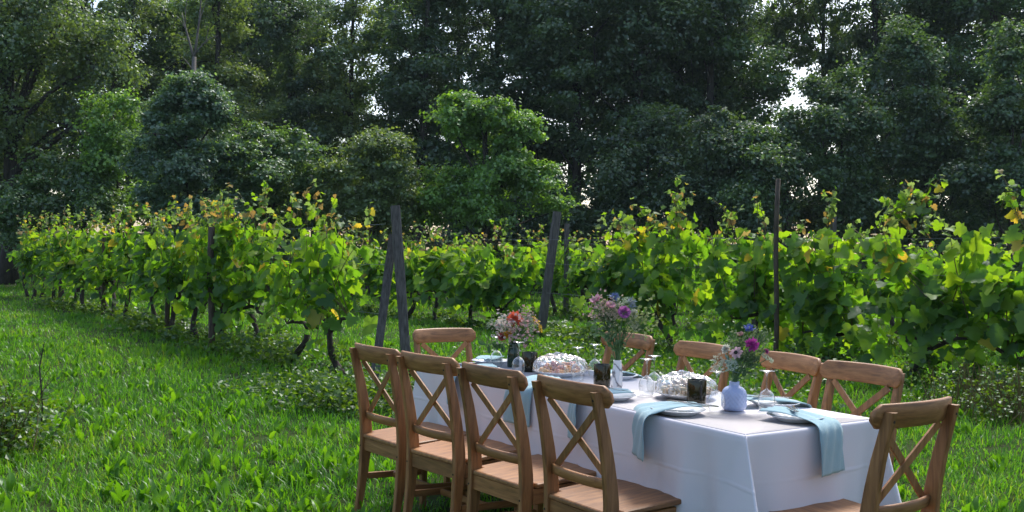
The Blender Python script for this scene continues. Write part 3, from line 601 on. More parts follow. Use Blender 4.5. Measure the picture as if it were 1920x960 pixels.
for r, ya, yb, rowname in ((1, 9.95, 27, 'left row'), (2, 8.8, 27, 'row behind the table'), (3, 13.5, 30, 'second row behind the table')):
    for zz, hn in ((0.75, 'low'), (1.25, 'middle'), (1.66, 'top')):
        a, b = row_pt(r, ya), row_pt(r, yb); m = MB(); K = 8
        m.tube([(a[0] + (b[0] - a[0]) * f / K, a[1] + (b[1] - a[1]) * f / K, zz - 0.02 * (f % 2)) for f in range(K + 1)], 0.0022, 4); tag(m.build('trellis_wire', M['wire']), f'{hn} thin wire strung along the {rowname}', 'wire', 'trellis wires')

# plants at the picture's edges
def shrub(name, label, x, yv, rx, ry, h, n, size, mat, stems, dry=0, cat='plant'):
    root = empty(name, (x, yv, 0)); P = weed_points(0, 0, rx, ry, h, n); me = leaf_cloud('foliage', P, RNG.uniform(0.6, 1.3, n) * size, M[mat]); o = mobj('foliage', me, root); o['kind'] = 'stuff'; m = MB()
    for k in range(stems):
        a = Vector((RNG.normal(0, rx * 0.5), RNG.normal(0, ry * 0.5), 0)); b = a + Vector((RNG.normal(0, 0.12), RNG.normal(0, 0.12), h * RNG.uniform(0.7, 1.2))); m.tube([a, a.lerp(b, 0.5) + Vector((0.02, 0, 0)), b], [0.005, 0.004, 0.002], 4)
    o = m.build('stems', M['dry'] if dry else M['stem'], root); o['kind'] = 'stuff'; return tag(root, label, cat)
shrub('leafy_shrub', 'dark leafy shrub with dry brown stalks at the lower left edge', -3.42, 6.45, 0.36, 0.36, 0.42, 3000, 0.04, 'weed', 70, 1)
shrub('dry_brush', 'brownish tangle of dry stalks and weeds behind the nearest head chair', 4.35, 8.75, 0.8, 0.5, 0.42, 2600, 0.035, 'weed', 160, 1)
m = MB(); m.tube([(0, 0, 0), (0.01, 0, 0.3), (-0.015, 0, 0.55), (0.01, 0.01, 0.72)], [0.007, 0.006, 0.005, 0.003], 5)
for zz, dx in ((0.3, -0.08), (0.38, 0.07), (0.46, 0.05), (0.62, -0.04)): m.tube([(0, 0, zz), (dx, 0.02, zz + 0.09)], [0.003, 0.0015], 4)
o = m.build('weed_stalk', M['vine_bark']); o.location = (-3.17, 6.68, 0); tag(o, 'single dark bare stalk rising from the grass at the left', 'stalk')

# ------------------------------------------------------------------ chairs
POST = [(0.0, -0.238, 0.030), (0.10, -0.222, 0.036), (0.22, -0.204, 0.046), (0.34, -0.193, 0.058), (0.42, -0.189, 0.064), (0.50, -0.191, 0.061), (0.60, -0.205, 0.055), (0.72, -0.229, 0.048), (0.885, -0.272, 0.038)]
def post_y(z): return float(np.interp(z, [p[0] for p in POST], [p[1] for p in POST]))
def curved_rail(m, hw, z0, z1, yc, curve, th, rc, slope, n=19, arch=0.0):
    rings = []
    for k in range(n):
        f = -1 + 2 * k / (n - 1); f = math.copysign(abs(f) ** 0.85, f); x = f * hw; e = max(0.0, abs(x) - (hw - rc)); dz = rc - math.sqrt(max(0.0, rc * rc - e * e)) if rc > 0 else 0
        dz = min(dz, (z1 - z0) * 0.48); a, b = z0 + dz, z1 - dz + arch * (1 - f * f); y0 = yc + curve * f * f; bv = min(0.005, (b - a) * 0.3); r = []
        for yy, zz in ((-th / 2 + bv, a), (th / 2 - bv, a), (th / 2, a + bv), (th / 2, b - bv), (th / 2 - bv, b), (-th / 2 + bv, b), (-th / 2, b - bv), (-th / 2, a + bv)):
            r.append((x, y0 + yy + slope * (zz - (z0 + z1) / 2), zz))
        rings.append(r[::-1])
    m.loft(rings)
def bar(m, a, b, wd_, th, up=(0, 1, 0)):
    a, b = Vector(a), Vector(b); t = (b - a).normalized(); nrm = Vector(up); nrm = (nrm - t * nrm.dot(t)).normalized(); s = t.cross(nrm); c = 0.25
    prof = ((1, 1 - c), (1 - c * th / wd_, 1), (-1 + c * th / wd_, 1), (-1, 1 - c), (-1, -1 + c), (-1 + c * th / wd_, -1), (1 - c * th / wd_, -1), (1, -1 + c))
    m.loft([[p + s * wd_ / 2 * x + nrm * th / 2 * yv for x, yv in prof] for p in (a, b)])
def make_chair():
    root = empty('dining_chair')
    for sgn in (-1, 1):
        m = MB(); rings = []; bx = sgn * 0.178; tx = 0.0125
        zs = [0, 0.06, 0.12, 0.18, 0.24, 0.30, 0.36, 0.42, 0.48, 0.54, 0.62, 0.72, 0.80, 0.885]
        for z in zs:
            yy = post_y(z); d = float(np.interp(z, [p[0] for p in POST], [p[2] for p in POST])) / 2; c = 0.004
            rings.append([(bx + tx, yy - d + c, z), (bx + tx, yy + d - c, z), (bx + tx - c, yy + d, z), (bx - tx + c, yy + d, z), (bx - tx, yy + d - c, z), (bx - tx, yy - d + c, z), (bx - tx + c, yy - d, z), (bx + tx - c, yy - d, z)])
        m.loft(rings); po = m.build('back_post', M['wood_z'], root)
        for z in (0.855, 0.385):
            m = MB(); yy = post_y(z) - float(np.interp(z, [p[0] for p in POST], [p[2] for p in POST])) / 2; m.tube([(bx, yy - 0.0012, z), (bx, yy + 0.004, z)], 0.0045, 10); m.build('bolt', M['dark'], po)
        m = MB(); fx = sgn * 0.184; rings = []
        for z, h in ((0, 0.014), (0.2, 0.017), (0.36, 0.020), (0.428, 0.020)):
            c = 0.003; rings.append([(fx + x * h, 0.168 + yv * h, z) for x, yv in ((1, 0.8), (0.8, 1), (-0.8, 1), (-1, 0.8), (-1, -0.8), (-0.8, -1), (0.8, -1), (1, -0.8))])
        m.loft(rings); m.build('front_leg', M['wood_z'], root)
        m = MB(); bar(m, (sgn * 0.181, -0.175, 0.225), (sgn * 0.184, 0.155, 0.205), 0.032, 0.016, (1, 0, 0)); m.build('stretcher', M['wood_y'], root)
        m = MB(); bar(m, (sgn * 0.182, -0.16, 0.392), (sgn * 0.184, 0.150, 0.396), 0.064, 0.018, (1, 0, 0)); m.build('apron', M['wood_y'], root)
    m = MB(); bar(m, (-0.171, -0.02, 0.214), (0.171, -0.02, 0.214), 0.030, 0.016, (0, 1, 0)); m.build('stretcher', M['wood_x'], root)
    m = MB(); bar(m, (-0.1655, -0.196, 0.392), (0.1655, -0.196, 0.392), 0.064, 0.018, (0, 1, 0)); m.build('apron', M['wood_x'], root)
    m = MB(); bar(m, (-0.164, 0.172, 0.396), (0.164, 0.172, 0.396), 0.064, 0.018, (0, 1, 0)); m.build('apron', M['wood_x'], root)
    # seat board with notched rear corners and softened rim
    o2 = [(-0.164, -0.212), (0.164, -0.212), (0.164, -0.154), (0.204, -0.150), (0.210, 0.0), (0.214, 0.15), (0.212, 0.19), (0.200, 0.205), (0.10, 0.211), (0, 0.213), (-0.10, 0.211), (-0.200, 0.205), (-0.212, 0.19), (-0.214, 0.15), (-0.210, 0.0), (-0.204, -0.150), (-0.164, -0.154)]
    def ringz(off, z): return [(x * (1 - off / 0.21), yv * (1 - off / 0.21), z + 0.018 * (yv + 0.2) / 0.4) for x, yv in o2]
    m = MB(); m.loft([ringz(0.006, 0.4255), ringz(0.0, 0.430), ringz(0.0, 0.438), ringz(0.0015, 0.4435), ringz(0.006, 0.4465)]); m.build('seat', M['wood_y'], root)
    m = MB(); curved_rail(m, 0.215, 0.826, 0.908, -0.270, 0.040, 0.021, 0.022, -0.26, arch=0.003); m.build('crest_rail', M['wood_x'], root, True)
    m = MB(); curved_rail(m, 0.1655, 0.520, 0.562, -0.212, 0.022, 0.018, 0.0, -0.2); m.build('lower_rail', M['wood_x'], root, True)
    for sgn, off in ((1, 0.0045), (-1, -0.0045)):
        m = MB(); bar(m, (-sgn * 0.152, post_y(0.82) + 0.022 + off, 0.822), (sgn * 0.150, post_y(0.555) + 0.016 + off, 0.556), 0.029, 0.0085, (0, 1, 0)); m.build('cross_slat', M['wood_z'], root)
    return root
CH = [(-0.473, 5.034, 0.906, 'brown wooden X-back chair, farthest of the four with their backs to the lawn'),
      (-0.195, 4.680, 0.857, 'brown wooden X-back chair, second farthest of the four with their backs to the lawn'),
      (0.116, 4.228, 0.921, 'brown wooden X-back chair, second nearest of the four with their backs to the lawn'),
      (0.428, 3.815, 0.962, 'brown wooden X-back chair, nearest of the four with their backs to the lawn'),
      (1.215, 3.492, -0.612, 'brown wooden X-back chair at the near head of the table, right foreground'),
      (0.512, 5.807, -2.209, 'reddish X-back chair on the vine side, behind the tall white marbled vase'),
      (0.835, 5.235, -2.10, 'reddish X-back chair on the vine side, half hidden behind the second wrapped platter'),
      (1.148, 4.718, -1.971, 'reddish X-back chair on the vine side, right of the blue vase bouquet'),
      (1.370, 4.286, -2.134, 'reddish X-back chair on the vine side, nearest the camera'),
      (-0.282, 5.874, -3.703, 'reddish X-back chair at the far head of the table')]
ch0 = make_chair()
for i, (x, yv, a, lb) in enumerate(CH):
    o = ch0 if i == 0 else copy_tree(ch0); o.location = (x, yv, -0.004); o.rotation_euler = (0, 0, -a); tag(o, lb, 'chair', 'chairs round the table')

# ------------------------------------------------------------------ table and cloth
TROOT = tb(TW / 2, TL / 2); tbl = empty('folding_table', TROOT, TA)
m = MB(); m.box((0, 0, 0.714), (TW - 0.012, TL - 0.012, 0.042)); m.build('table_top', M['china'], tbl)
for sx in (-1, 1):
    for sy in (-1, 1):
        m = MB(); m.tube([(sx * 0.28, sy * 0.95, 0), (sx * 0.28, sy * 0.95, 0.692)], 0.0135, 10); m.build('leg', M['steel'], tbl)
tag(tbl, 'long folding table hidden under the white cloth', 'table')
def make_cloth():
    hw, hl = TW / 2, TL / 2; loop = []; nside = (44, 120)
    # perimeter samples: position on the rectangle, outward normal, distance to the nearest corner, corner diagonal
    for side in range(4):
        n = nside[side % 2]
        for k in range(n):
            f = k / n
            f = 0.5 - 0.5 * math.cos(math.pi * f) if True else f
            if side == 0: p = (-hw + 2 * hw * f, -hl); nn = (0, -1); e = min(f, 1 - f) * 2 * hw; cs = (-1 if f < 0.5 else 1, -1)
            elif side == 1: p = (hw, -hl + 2 * hl * f); nn = (1, 0); e = min(f, 1 - f) * 2 * hl; cs = (1, -1 if f < 0.5 else 1)
            elif side == 2: p = (hw - 2 * hw * f, hl); nn = (0, 1); e = min(f, 1 - f) * 2 * hw; cs = (1 if f < 0.5 else -1, 1)
            else: p = (-hw, hl - 2 * hl * f); nn = (-1, 0); e = min(f, 1 - f) * 2 * hl; cs = (-1, 1 if f < 0.5 else -1)
            loop.append((p, nn, e, cs, side))
    zs = [(-1, 0.0)] + [(i, d) for i, d in enumerate([0.0, 0.003, 0.01, 0.03, 0.07, 0.12, 0.165, 0.172, 0.178, 0.184, 0.19, 0.22, 0.25, 0.28, 0.31, 0.34, 0.37, 0.40, 0.43, 0.45])]
    rings = []
    for row, d in zs:
        r = []
        for p, nn, e, cs, side in loop:
            s_ = p[0] + 1.7 * p[1] + side * 2.3; t = d / 0.45
            if row == -1: r.append((p[0] * (1 - 0.02 / hw), p[1] * (1 - 0.02 / hl), TZ)); continue
            if row == 0: off = -0.004
            elif row == 1: off = 0.0
            else: off = 0.003
            o = off + t * 0.016 + t * (0.013 * math.sin(8.0 * s_) + 0.008 * math.sin(19 * s_ + 1) + 0.004 * math.sin(37 * s_)) * min(1, e / 0.25)
            if abs(d - 0.178) < 0.004: o += 0.0028 * (1 if side in (0, 3) else 0.6) * (0.6 + 0.4 * math.sin(9 * s_))
            if side in (1, 3):
                for c0 in (-0.82, -0.28, 0.30, 0.85):
                    o += 0.0040 * math.exp(-((p[1] - c0) / 0.008) ** 2) * min(1, t * 8)
            pinch = -0.05 * t * math.exp(-((e - (0.06 if side in (0, 2) else 0.20)) / 0.06) ** 2); o += pinch
            e0 = (0.16 if side in (1, 3) else 0.035) * t + 0.002
            fl = (0.24 if p[1] < 0 and p[0] < 0 else 0.11 if p[1] < 0 else 0.07) * t * max(0.0, 1 - e / e0)
            r.append((p[0] + nn[0] * o + cs[0] * fl * 0.45, p[1] + nn[1] * o + cs[1] * fl * 0.90, TZ - 0.0006 - d if row > 0 else TZ - 0.0004))
        rings.append(r)
    m = MB(); m.loft(rings, True, False); m.f.append(tuple(range(len(loop)))); m.m.append(0)
    o = m.build('tablecloth', M['cloth'], None, True); o.location = TROOT; o.rotation_euler = (0, 0, TA); return o
tag(make_cloth(), 'white tablecloth with fold creases draped over the long table', 'tablecloth')

# ------------------------------------------------------------------ things on the table
SURF = TZ + 0.0008
m = MB(); m.lathe([(0.0, 0.0035), (0.055, 0.0035), (0.068, 0.001), (0.072, 0.001), (0.078, 0.006), (0.096, 0.016), (0.108, 0.021), (0.110, 0.0225), (0.108, 0.0235), (0.094, 0.0185), (0.074, 0.009), (0.06, 0.0065), (0.0, 0.0065)], 40)
pl0 = m.build('dinner_plate', M['china'], None, True)
def napkin(label, path, width, thick=0.0024, wave=0.009, ph=0.0):
    """path: list of (u, v, z) down the middle of the napkin; width: list of (half width, skew) across it"""
    P = [tb(u, v, z) for u, v, z in path]; n = len(P); K = 12
    # resample smoothly
    T = np.linspace(0, n - 1, (n - 1) * 5 + 1); A = np.array([tuple(p) for p in P]); W_ = np.array(width)
    def cr(t, A):
        i = int(min(math.floor(t), n - 2)); f = t - i; p0, p1, p2, p3 = A[max(i - 1, 0)], A[i], A[i + 1], A[min(i + 2, n - 1)]
        return 0.5 * ((2 * p1) + (-p0 + p2) * f + (2 * p0 - 5 * p1 + 4 * p2 - p3) * f * f + (-p0 + 3 * p1 - 3 * p2 + p3) * f ** 3)
    C = [Vector(cr(t, A)) for t in T]; HW = [float(np.interp(t, range(n), W_)) for t in T]
    base = C[len(C) // 2]; top, bot = [], []
    d0 = (C[-1] - C[0]); d0.z = 0; d0.normalize(); side = Vector((-d0.y, d0.x, 0))
    for i, c in enumerate(C):
        tg = (C[min(i + 1, len(C) - 1)] - C[max(i - 1, 0)]).normalized(); nn = side.cross(tg).normalized()
        if nn.z < 0 and abs(tg.z) < 0.9: nn = -nn
        if abs(tg.z) >= 0.9 and nn.dot(d0) < 0: nn = -nn
        ta, bo = [], []
        for k in range(K + 1):
            f = -1 + 2 * k / K; ww = (abs(math.sin(f * 4.2 + i * 0.18 + ph)) * 0.9) * wave
            q = c + side * f * HW[i] + nn * (ww + thick) - Vector((0, 0, 0)); ta.append(q - base); bo.append(q - nn * thick - base)
        top.append(ta); bot.append(bo)
    m = MB(); m.loft([t + b[::-1] for t, b in zip(top, bot)], True, True)
    o = m.build('cloth_napkin', M['napkin'], None, True); o.location = base; return tag(o, label, 'napkin', 'blue napkins at the place settings')
E1 = SURF + 0.026
def edge_nap(label, u0, v0, u1, v1, hang, axis, wa, wb, wc, ph, tail=0.0):
    """from (u0,v0) on the plate, over the table edge at (u1,v1), down by hang"""
    du, dv = (-1, 0) if axis == 'u-' else (1, 0) if axis == 'u+' else (0, -1)
    e = (u1, v1)
    path = [(u0, v0, E1 + 0.006), (u0 * 0.6 + e[0] * 0.4, v0 * 0.6 + e[1] * 0.4, E1 + 0.006), (e[0] - du * 0.03, e[1] - dv * 0.03, SURF + 0.013), (e[0] + du * 0.012, e[1] + dv * 0.012, SURF - 0.006), (e[0] + du * 0.024, e[1] + dv * 0.024, SURF - 0.05), (e[0] + du * 0.027, e[1] + dv * 0.027, SURF - hang * 0.6), (e[0] + du * 0.030, e[1] + dv * 0.030, SURF - hang)]
    return napkin(label, path, [wa, (wa + wb) / 2, wb, wb, (wb + wc) / 2, wc, wc * 1.02], ph=ph)
SET = [('L4', 0.118, 0.470, 'white plate nearest the camera on the lawn side'), ('L3', 0.130, 0.905, 'white plate between the marbled vase and the nearest lawn-side chair'), ('L2', 0.125, 1.43, 'white plate on the lawn side behind the nearest chair back'), ('L1', 0.125, 1.95, 'white plate on the lawn side at the far left'),
       ('H', 0.420, 0.135, 'white plate at the near head of the table'), ('R4', 0.630, 0.430, 'white plate right of the blue vase on the vine side'), ('R3', 0.630, 0.96, 'white plate behind the nearer wrapped platter'), ('R2', 0.630, 1.47, 'white plate right of the marbled vase on the vine side'), ('R1', 0.630, 1.97, 'white plate on the vine side behind the far wrapped platter'), ('F', 0.40, 2.315, 'white plate at the far head of the table')]
for i, (k_, u, v, lb) in enumerate(SET):
    o = pl0 if i == 0 else pl0.copy()
    if i: COL.objects.link(o)
    o.location = tb(u, v, SURF); o.rotation_euler = (0, 0, TA + i); tag(o, lb, 'plate', 'plates of the place settings')
edge_nap('blue napkin hanging off the lawn side edge right of the nearest chair', 0.19, 0.43, 0.0, 0.545, 0.165, 'u-', 0.06, 0.105, 0.120, 0.3)
edge_nap('blue napkin hanging behind the nearest lawn-side chair back', 0.20, 0.86, 0.0, 0.975, 0.17, 'u-', 0.06, 0.075, 0.085, 1.1)
edge_nap('blue napkin hanging right of the second nearest lawn-side chair back', 0.19, 1.42, 0.0, 1.40, 0.17, 'u-', 0.06, 0.09, 0.100, 2.0)
edge_nap('blue napkin hanging between the two middle lawn-side chair backs', 0.19, 1.94, 0.0, 2.02, 0.17, 'u-', 0.06, 0.085, 0.095, 2.7)
edge_nap('blue napkin hanging off the near head of the table', 0.37, 0.235, 0.43, 0.0, 0.175, 'v-', 0.062, 0.084, 0.092, 0.9)
edge_nap('blue napkin on the vine side plate right of the blue vase', 0.47, 0.500, TW, 0.40, 0.15, 'u+', 0.060, 0.07, 0.08, 0.2)
edge_nap('blue napkin behind the nearer wrapped platter', 0.55, 1.03, TW, 0.95, 0.15, 'u+', 0.055, 0.07, 0.08, 1.6)
edge_nap('blue napkin on the plate right of the marbled vase', 0.55, 1.45, TW, 1.50, 0.15, 'u+', 0.05, 0.07, 0.08, 2.2)
edge_nap('blue napkin behind the far wrapped platter', 0.55, 1.96, TW, 1.98, 0.15, 'u+', 0.05, 0.07, 0.08, 0.5)
napkin('blue napkin on the plate at the far head of the table', [(0.32, 2.26, E1 + 0.004), (0.38, 2.30, E1 + 0.012), (0.44, 2.34, E1 + 0.008), (0.47, 2.40, SURF + 0.022)], [0.05, 0.06, 0.06, 0.05], ph=0.4)
# cutlery
def fork_mesh():
    m = MB(); m.box((0, -0.045, 0.0), (0.009, 0.11, 0.0022)); m.add([(-0.0045, 0.01, 0.001), (0.0045, 0.01, 0.001), (0.011, 0.035, 0.003), (-0.011, 0.035, 0.003), (-0.0045, 0.01, -0.0012), (0.0045, 0.01, -0.0012), (0.011, 0.035, 0.001), (-0.011, 0.035, 0.001)], [(0, 1, 2, 3), (7, 6, 5, 4), (0, 3, 7, 4), (1, 5, 6, 2), (3, 2, 6, 7), (0, 4, 5, 1)])
    for k in range(4): m.box((-0.0092 + k * 0.00613, 0.057, 0.0022), (0.0030, 0.044, 0.0018))
    return m
def knife_mesh():
    m = MB(); m.box((0, -0.05, 0), (0.010, 0.09, 0.005)); m.add([(-0.008, -0.005, -0.001), (0.008, -0.005, -0.001), (0.009, 0.08, -0.001), (-0.006, 0.105, -0.001), (-0.008, -0.005, 0.0012), (0.008, -0.005, 0.0012), (0.009, 0.08, 0.0012), (-0.006, 0.105, 0.0012)], [(3, 2, 1, 0), (4, 5, 6, 7), (0, 1, 5, 4), (1, 2, 6, 5), (2, 3, 7, 6), (3, 0, 4, 7)]); return m
fk0 = fork_mesh().build('fork', M['steel']); kn0 = knife_mesh().build('knife', M['steel']); fu = ku = False
for u, v, rz, kf, lb in ((0.135, 0.445, 0.4, 'f', 'steel fork on the plate nearest the camera on the lawn side'), (0.165, 0.425, 0.55, 'k', 'steel knife on the plate nearest the camera on the lawn side'), (0.145, 0.90, 0.3, 'f', 'steel fork on the plate left of the upside-down glasses'),
                         (0.405, 0.145, 2.5, 'k', 'steel knife on the napkin at the near head'), (0.44, 0.16, 2.3, 'f', 'steel fork on the napkin at the near head'), (0.59, 0.445, 1.0, 'f', 'steel fork on the plate right of the blue vase'), (0.60, 0.415, 1.3, 'k', 'steel knife on the plate right of the blue vase')):
    if kf == 'f': o = fk0.copy() if fu else fk0; link = fu; fu = True
    else: o = kn0.copy() if ku else kn0; link = ku; ku = True
    if link: COL.objects.link(o)
    o.location = tb(u, v, E1 + 0.0185); o.rotation_euler = (0.05, 0.0, TA + rz); tag(o, lb, 'fork' if kf == 'f' else 'knife', 'cutlery')
# upside-down wine glasses
wg0 = empty('wine_glass')
m = MB(); m.lathe([(0.0295, 0.0), (0.0330, 0.018), (0.0352, 0.036), (0.0345, 0.055), (0.029, 0.072), (0.018, 0.083), (0.007, 0.089), (0.0040, 0.094)], 30); m.build('bowl', M['glass'], wg0, True)
m = MB(); m.lathe([(0.0040, 0.094), (0.0034, 0.115), (0.0034, 0.140), (0.005, 0.156), (0.012, 0.1615), (0.024, 0.1645), (0.0325, 0.1658), (0.0325, 0.1675), (0.0, 0.168)], 30); m.build('stem_and_foot', M['glass'], wg0, True)
for i, (u, v, lb) in enumerate(((0.497, 0.352, 'upside-down wine glass right of the blue vase'), (0.285, 0.425, 'upside-down wine glass left of the blue vase'), (0.349, 0.923, 'upside-down wine glass right of the marbled vase, in front of its twin'), (0.477, 1.016, 'upside-down wine glass right of the marbled vase, behind its twin'),
                                (0.40, 1.50, 'upside-down wine glass at the right end of the far wrapped platter'), (0.589, 1.60, 'upside-down wine glass behind the middle dark tumbler'), (0.285, 1.86, 'upside-down wine glass in front of the dark green vase'), (0.365, 2.20, 'upside-down wine glass left of the dark green vase'))):
    o = wg0 if i == 0 else copy_tree(wg0); o.location = tb(u, v, SURF); tag(o, lb, 'wine glass', 'upside-down wine glasses')
# dark tumblers cut from bottles, wax inside
tm0 = empty('bottle_tumbler')
m = MB(); m.lathe([(0.0, 0.0), (0.036, 0.0), (0.0405, 0.004), (0.0410, 0.02), (0.0410, 0.104), (0.0405, 0.1055), (0.0385, 0.1055), (0.038, 0.104), (0.038, 0.010), (0.0, 0.010)], 36); m.build('glass_wall', M['olive_glass'], tm0, True)
m = MB(); m.lathe([(0.0, 0.0112), (0.0372, 0.0112), (0.0372, 0.074), (0.03, 0.0765), (0.0, 0.0775)], 32); m.build('wax', M['black_wax'], tm0, True)
for i, (u, v, lb) in enumerate(((0.369, 0.625, 'dark olive glass tumbler in front of the nearer wrapped platter'), (0.372, 1.27, 'dark glass tumbler left of the marbled vase'), (0.39, 1.91, 'dark glass tumbler left of the far wrapped platter'))):
    o = tm0 if i == 0 else copy_tree(tm0); o.location = tb(u, v, SURF); tag(o, lb, 'tumbler', 'dark candle tumblers')
# wrapped platters
def platter(u, v, label, foodlabel, cols, seed, rx=0.150, ry=0.120):
    rg = np.random.default_rng(seed); root = empty('wrapped_platter', tb(u, v, SURF), TA + 0.35 * seed)
    m = MB(); m.lathe([(0.0, 0.004), (0.07, 0.004), (0.08, 0.0), (0.085, 0.001), (0.12, 0.014), (0.145, 0.026), (0.147, 0.028), (0.143, 0.029), (0.115, 0.019), (0.08, 0.008), (0.0, 0.008)], 44); o = m.build('dish', M['china'], root, True); o.scale = (1.03, 0.9, 1)
    # crinkled film drawn over the heap
    n, K = 150, 30; V = []
    ph = rg.uniform(0, 6.28, 12)
    for k in range(K + 1):
        t = k / K
        for j in range(n):
            th = 2 * math.pi * j / n; rr = math.sin(t * math.pi / 2) ** 0.8; pl = 0.011 * t * (abs(math.sin(9 * th + ph[0] + 2 * math.sin(3 * t + ph[1]))) ** 0.5 + 0.8 * abs(math.sin(19 * th + ph[2] - 2 * t + math.sin(4 * th))) ** 0.5 - 1.1)
            X = (0.148 * rr + pl) * math.cos(th) * 1.03; Y = (0.132 * rr + pl) * math.sin(th); Z = 0.024 + 0.084 * math.cos(t * math.pi / 2) ** 0.5 + 0.010 * math.sin(2 * th + ph[3]) * (1 - t) + 0.007 * (abs(math.sin(4 * th + 8 * t + ph[4])) + abs(math.sin(9 * th - 11 * t + ph[5])) - 1.2) * math.sin(math.pi * min(1, t + 0.15)) + rg.normal(0, 0.0008)
            V.append((X, Y, Z))
    m = MB(); m.loft([V[k * n:(k + 1) * n] for k in range(K + 1)], True, False); m.build('cling_film', M['wrap'], root)
    fm = MB(); mats = [pbr('food_%d_%d' % (seed, q), c, 0.5) for q, c in enumerate(cols)]
    for k in range(95):
        a = rg.uniform(0, 6.28); r = 0.108 * math.sqrt(rg.uniform(0, 1)); zz = 0.014 + rg.uniform(0, 1) * 0.055 * max(0, 1 - (r / 0.118) ** 2); s = rg.uniform(0.018, 0.034); fm.cur = int(rg.integers(0, len(cols)))
        e = Matrix.Rotation(rg.uniform(0, 6.28), 3, 'Z') @ Matrix.Rotation(rg.normal(0, 0.5), 3, 'X'); c = (r * math.cos(a), r * math.sin(a) * 0.9, zz + s * 0.35); b = fm
        hx, hy, hz = s * 0.6, s * 0.42, s * 0.32; rings = []
        for zf, q in ((-1, 0.7), (-0.5, 1), (0.5, 1), (1, 0.7)): rings.append([e @ Vector((hx * q * math.cos(t_), hy * q * math.sin(t_), hz * zf)) + Vector(c) for t_ in np.linspace(0, 2 * math.pi, 7)[:-1]])
        b.loft(rings)
    fo = fm.build('bread_pieces', mats, None, True); fo.location = tb(u, v, SURF + 0.002); fo.rotation_euler = (0, 0, TA); tag(fo, foodlabel, 'food', kind='stuff'); return tag(root, label, 'platter', 'platters under cling film')
platter(0.44, 1.70, 'far round platter of food under crinkled clear film', 'orange and pink bites heaped on the far wrapped platter', [(0.60, 0.25, 0.06), (0.65, 0.38, 0.15), (0.55, 0.22, 0.16), (0.6, 0.45, 0.3)], 1)
platter(0.46, 0.785, 'nearer round platter of food under crinkled clear film', 'beige bread pieces heaped on the nearer wrapped platter', [(0.55, 0.42, 0.24), (0.62, 0.52, 0.36), (0.42, 0.28, 0.15), (0.6, 0.5, 0.42)], 2)
# vases
def scale_disp(th, z, r): return 0.0016 * (abs(math.sin(th * 9 + z * 150)) + abs(math.sin(th * 9 - z * 150)) - 0.9) if 0.006 < z < 0.098 else 0.0
prof = [(0.0, 0.001), (0.030, 0.001), (0.040, 0.004), (0.046, 0.012)] + [(0.0500 if t < 0.42 else max(0.0215, 0.0500 * (1 - ((t - 0.42) / 0.60) ** 3.0) ** 0.5), 0.02 + 0.083 * t) for t in np.linspace(0, 1, 30)] + [(0.0205, 0.105), (0.0203, 0.117), (0.0212, 0.120), (0.019, 0.120), (0.0185, 0.106)]
m = MB(); m.lathe(prof, 108, disp=scale_disp); bv = m.build('bud_vase', M['blue_glaze'], None, True); BV = (0.385, 0.425); bv.location = tb(*BV, SURF); tag(bv, 'round lavender-blue vase with scaled surface at the near end', 'vase')
mm, t = new_mat('marbled_porcelain'); L = t.links; pp = N(t, 'ShaderNodeBsdfPrincipled'); oo = N(t, 'ShaderNodeOutputMaterial'); L.new(pp.outputs[0], oo.inputs[0]); pp.inputs['Roughness'].default_value = 0.3
tc = N(t, 'ShaderNodeTexCoord'); mp = N(t, 'ShaderNodeMapping'); mp.inputs['Rotation'].default_value = (0.4, 0.75, 0.3); L.new(tc.outputs['Object'], mp.inputs[0]); wv = N(t, 'ShaderNodeTexWave'); wv.inputs['Scale'].default_value = 7; wv.inputs['Distortion'].default_value = 7; wv.inputs['Detail'].default_value = 4; wv.inputs['Detail Scale'].default_value = 2.5; L.new(mp.outputs[0], wv.inputs['Vector'])
rp = ramp(t, [(0.0, (0.16, 0.16, 0.18)), (0.14, (0.50, 0.50, 0.53)), (0.4, (0.72, 0.72, 0.74))]); L.new(wv.outputs['Fac'], rp.inputs[0]); L.new(rp.outputs[0], pp.inputs['Base Color']); M['marble'] = mm
m = MB(); rings = []
for r, z, tw in ((0.022, 0.0, 0), (0.0265, 0.004, 0), (0.0275, 0.05, 0.35), (0.025, 0.10, 0.7), (0.0175, 0.152, 1.05), (0.0150, 0.152, 1.05), (0.014, 0.12, 0.9)): rings.append([(r * math.cos(a + tw), r * math.sin(a + tw), z) for a in np.linspace(0, 2 * math.pi, 8)[:-1]])
m.loft(rings); mv = m.build('faceted_vase', M['marble']); MV = (0.278, 1.045); mv.location = tb(*MV, SURF); tag(mv, 'tall slim white marbled vase in the middle of the table', 'vase')
m = MB(); m.lathe([(0.0, 0.001), (0.030, 0.001), (0.034, 0.006), (0.035, 0.07), (0.031, 0.10), (0.024, 0.125), (0.026, 0.14), (0.023, 0.14), (0.021, 0.122), (0.03, 0.06)], 28); gv = m.build('glass_vase', M['green_glass'], None, True); GV = (0.425, 2.12); gv.location = tb(*GV, SURF); tag(gv, 'dark green glass vase near the far end of the table', 'vase')

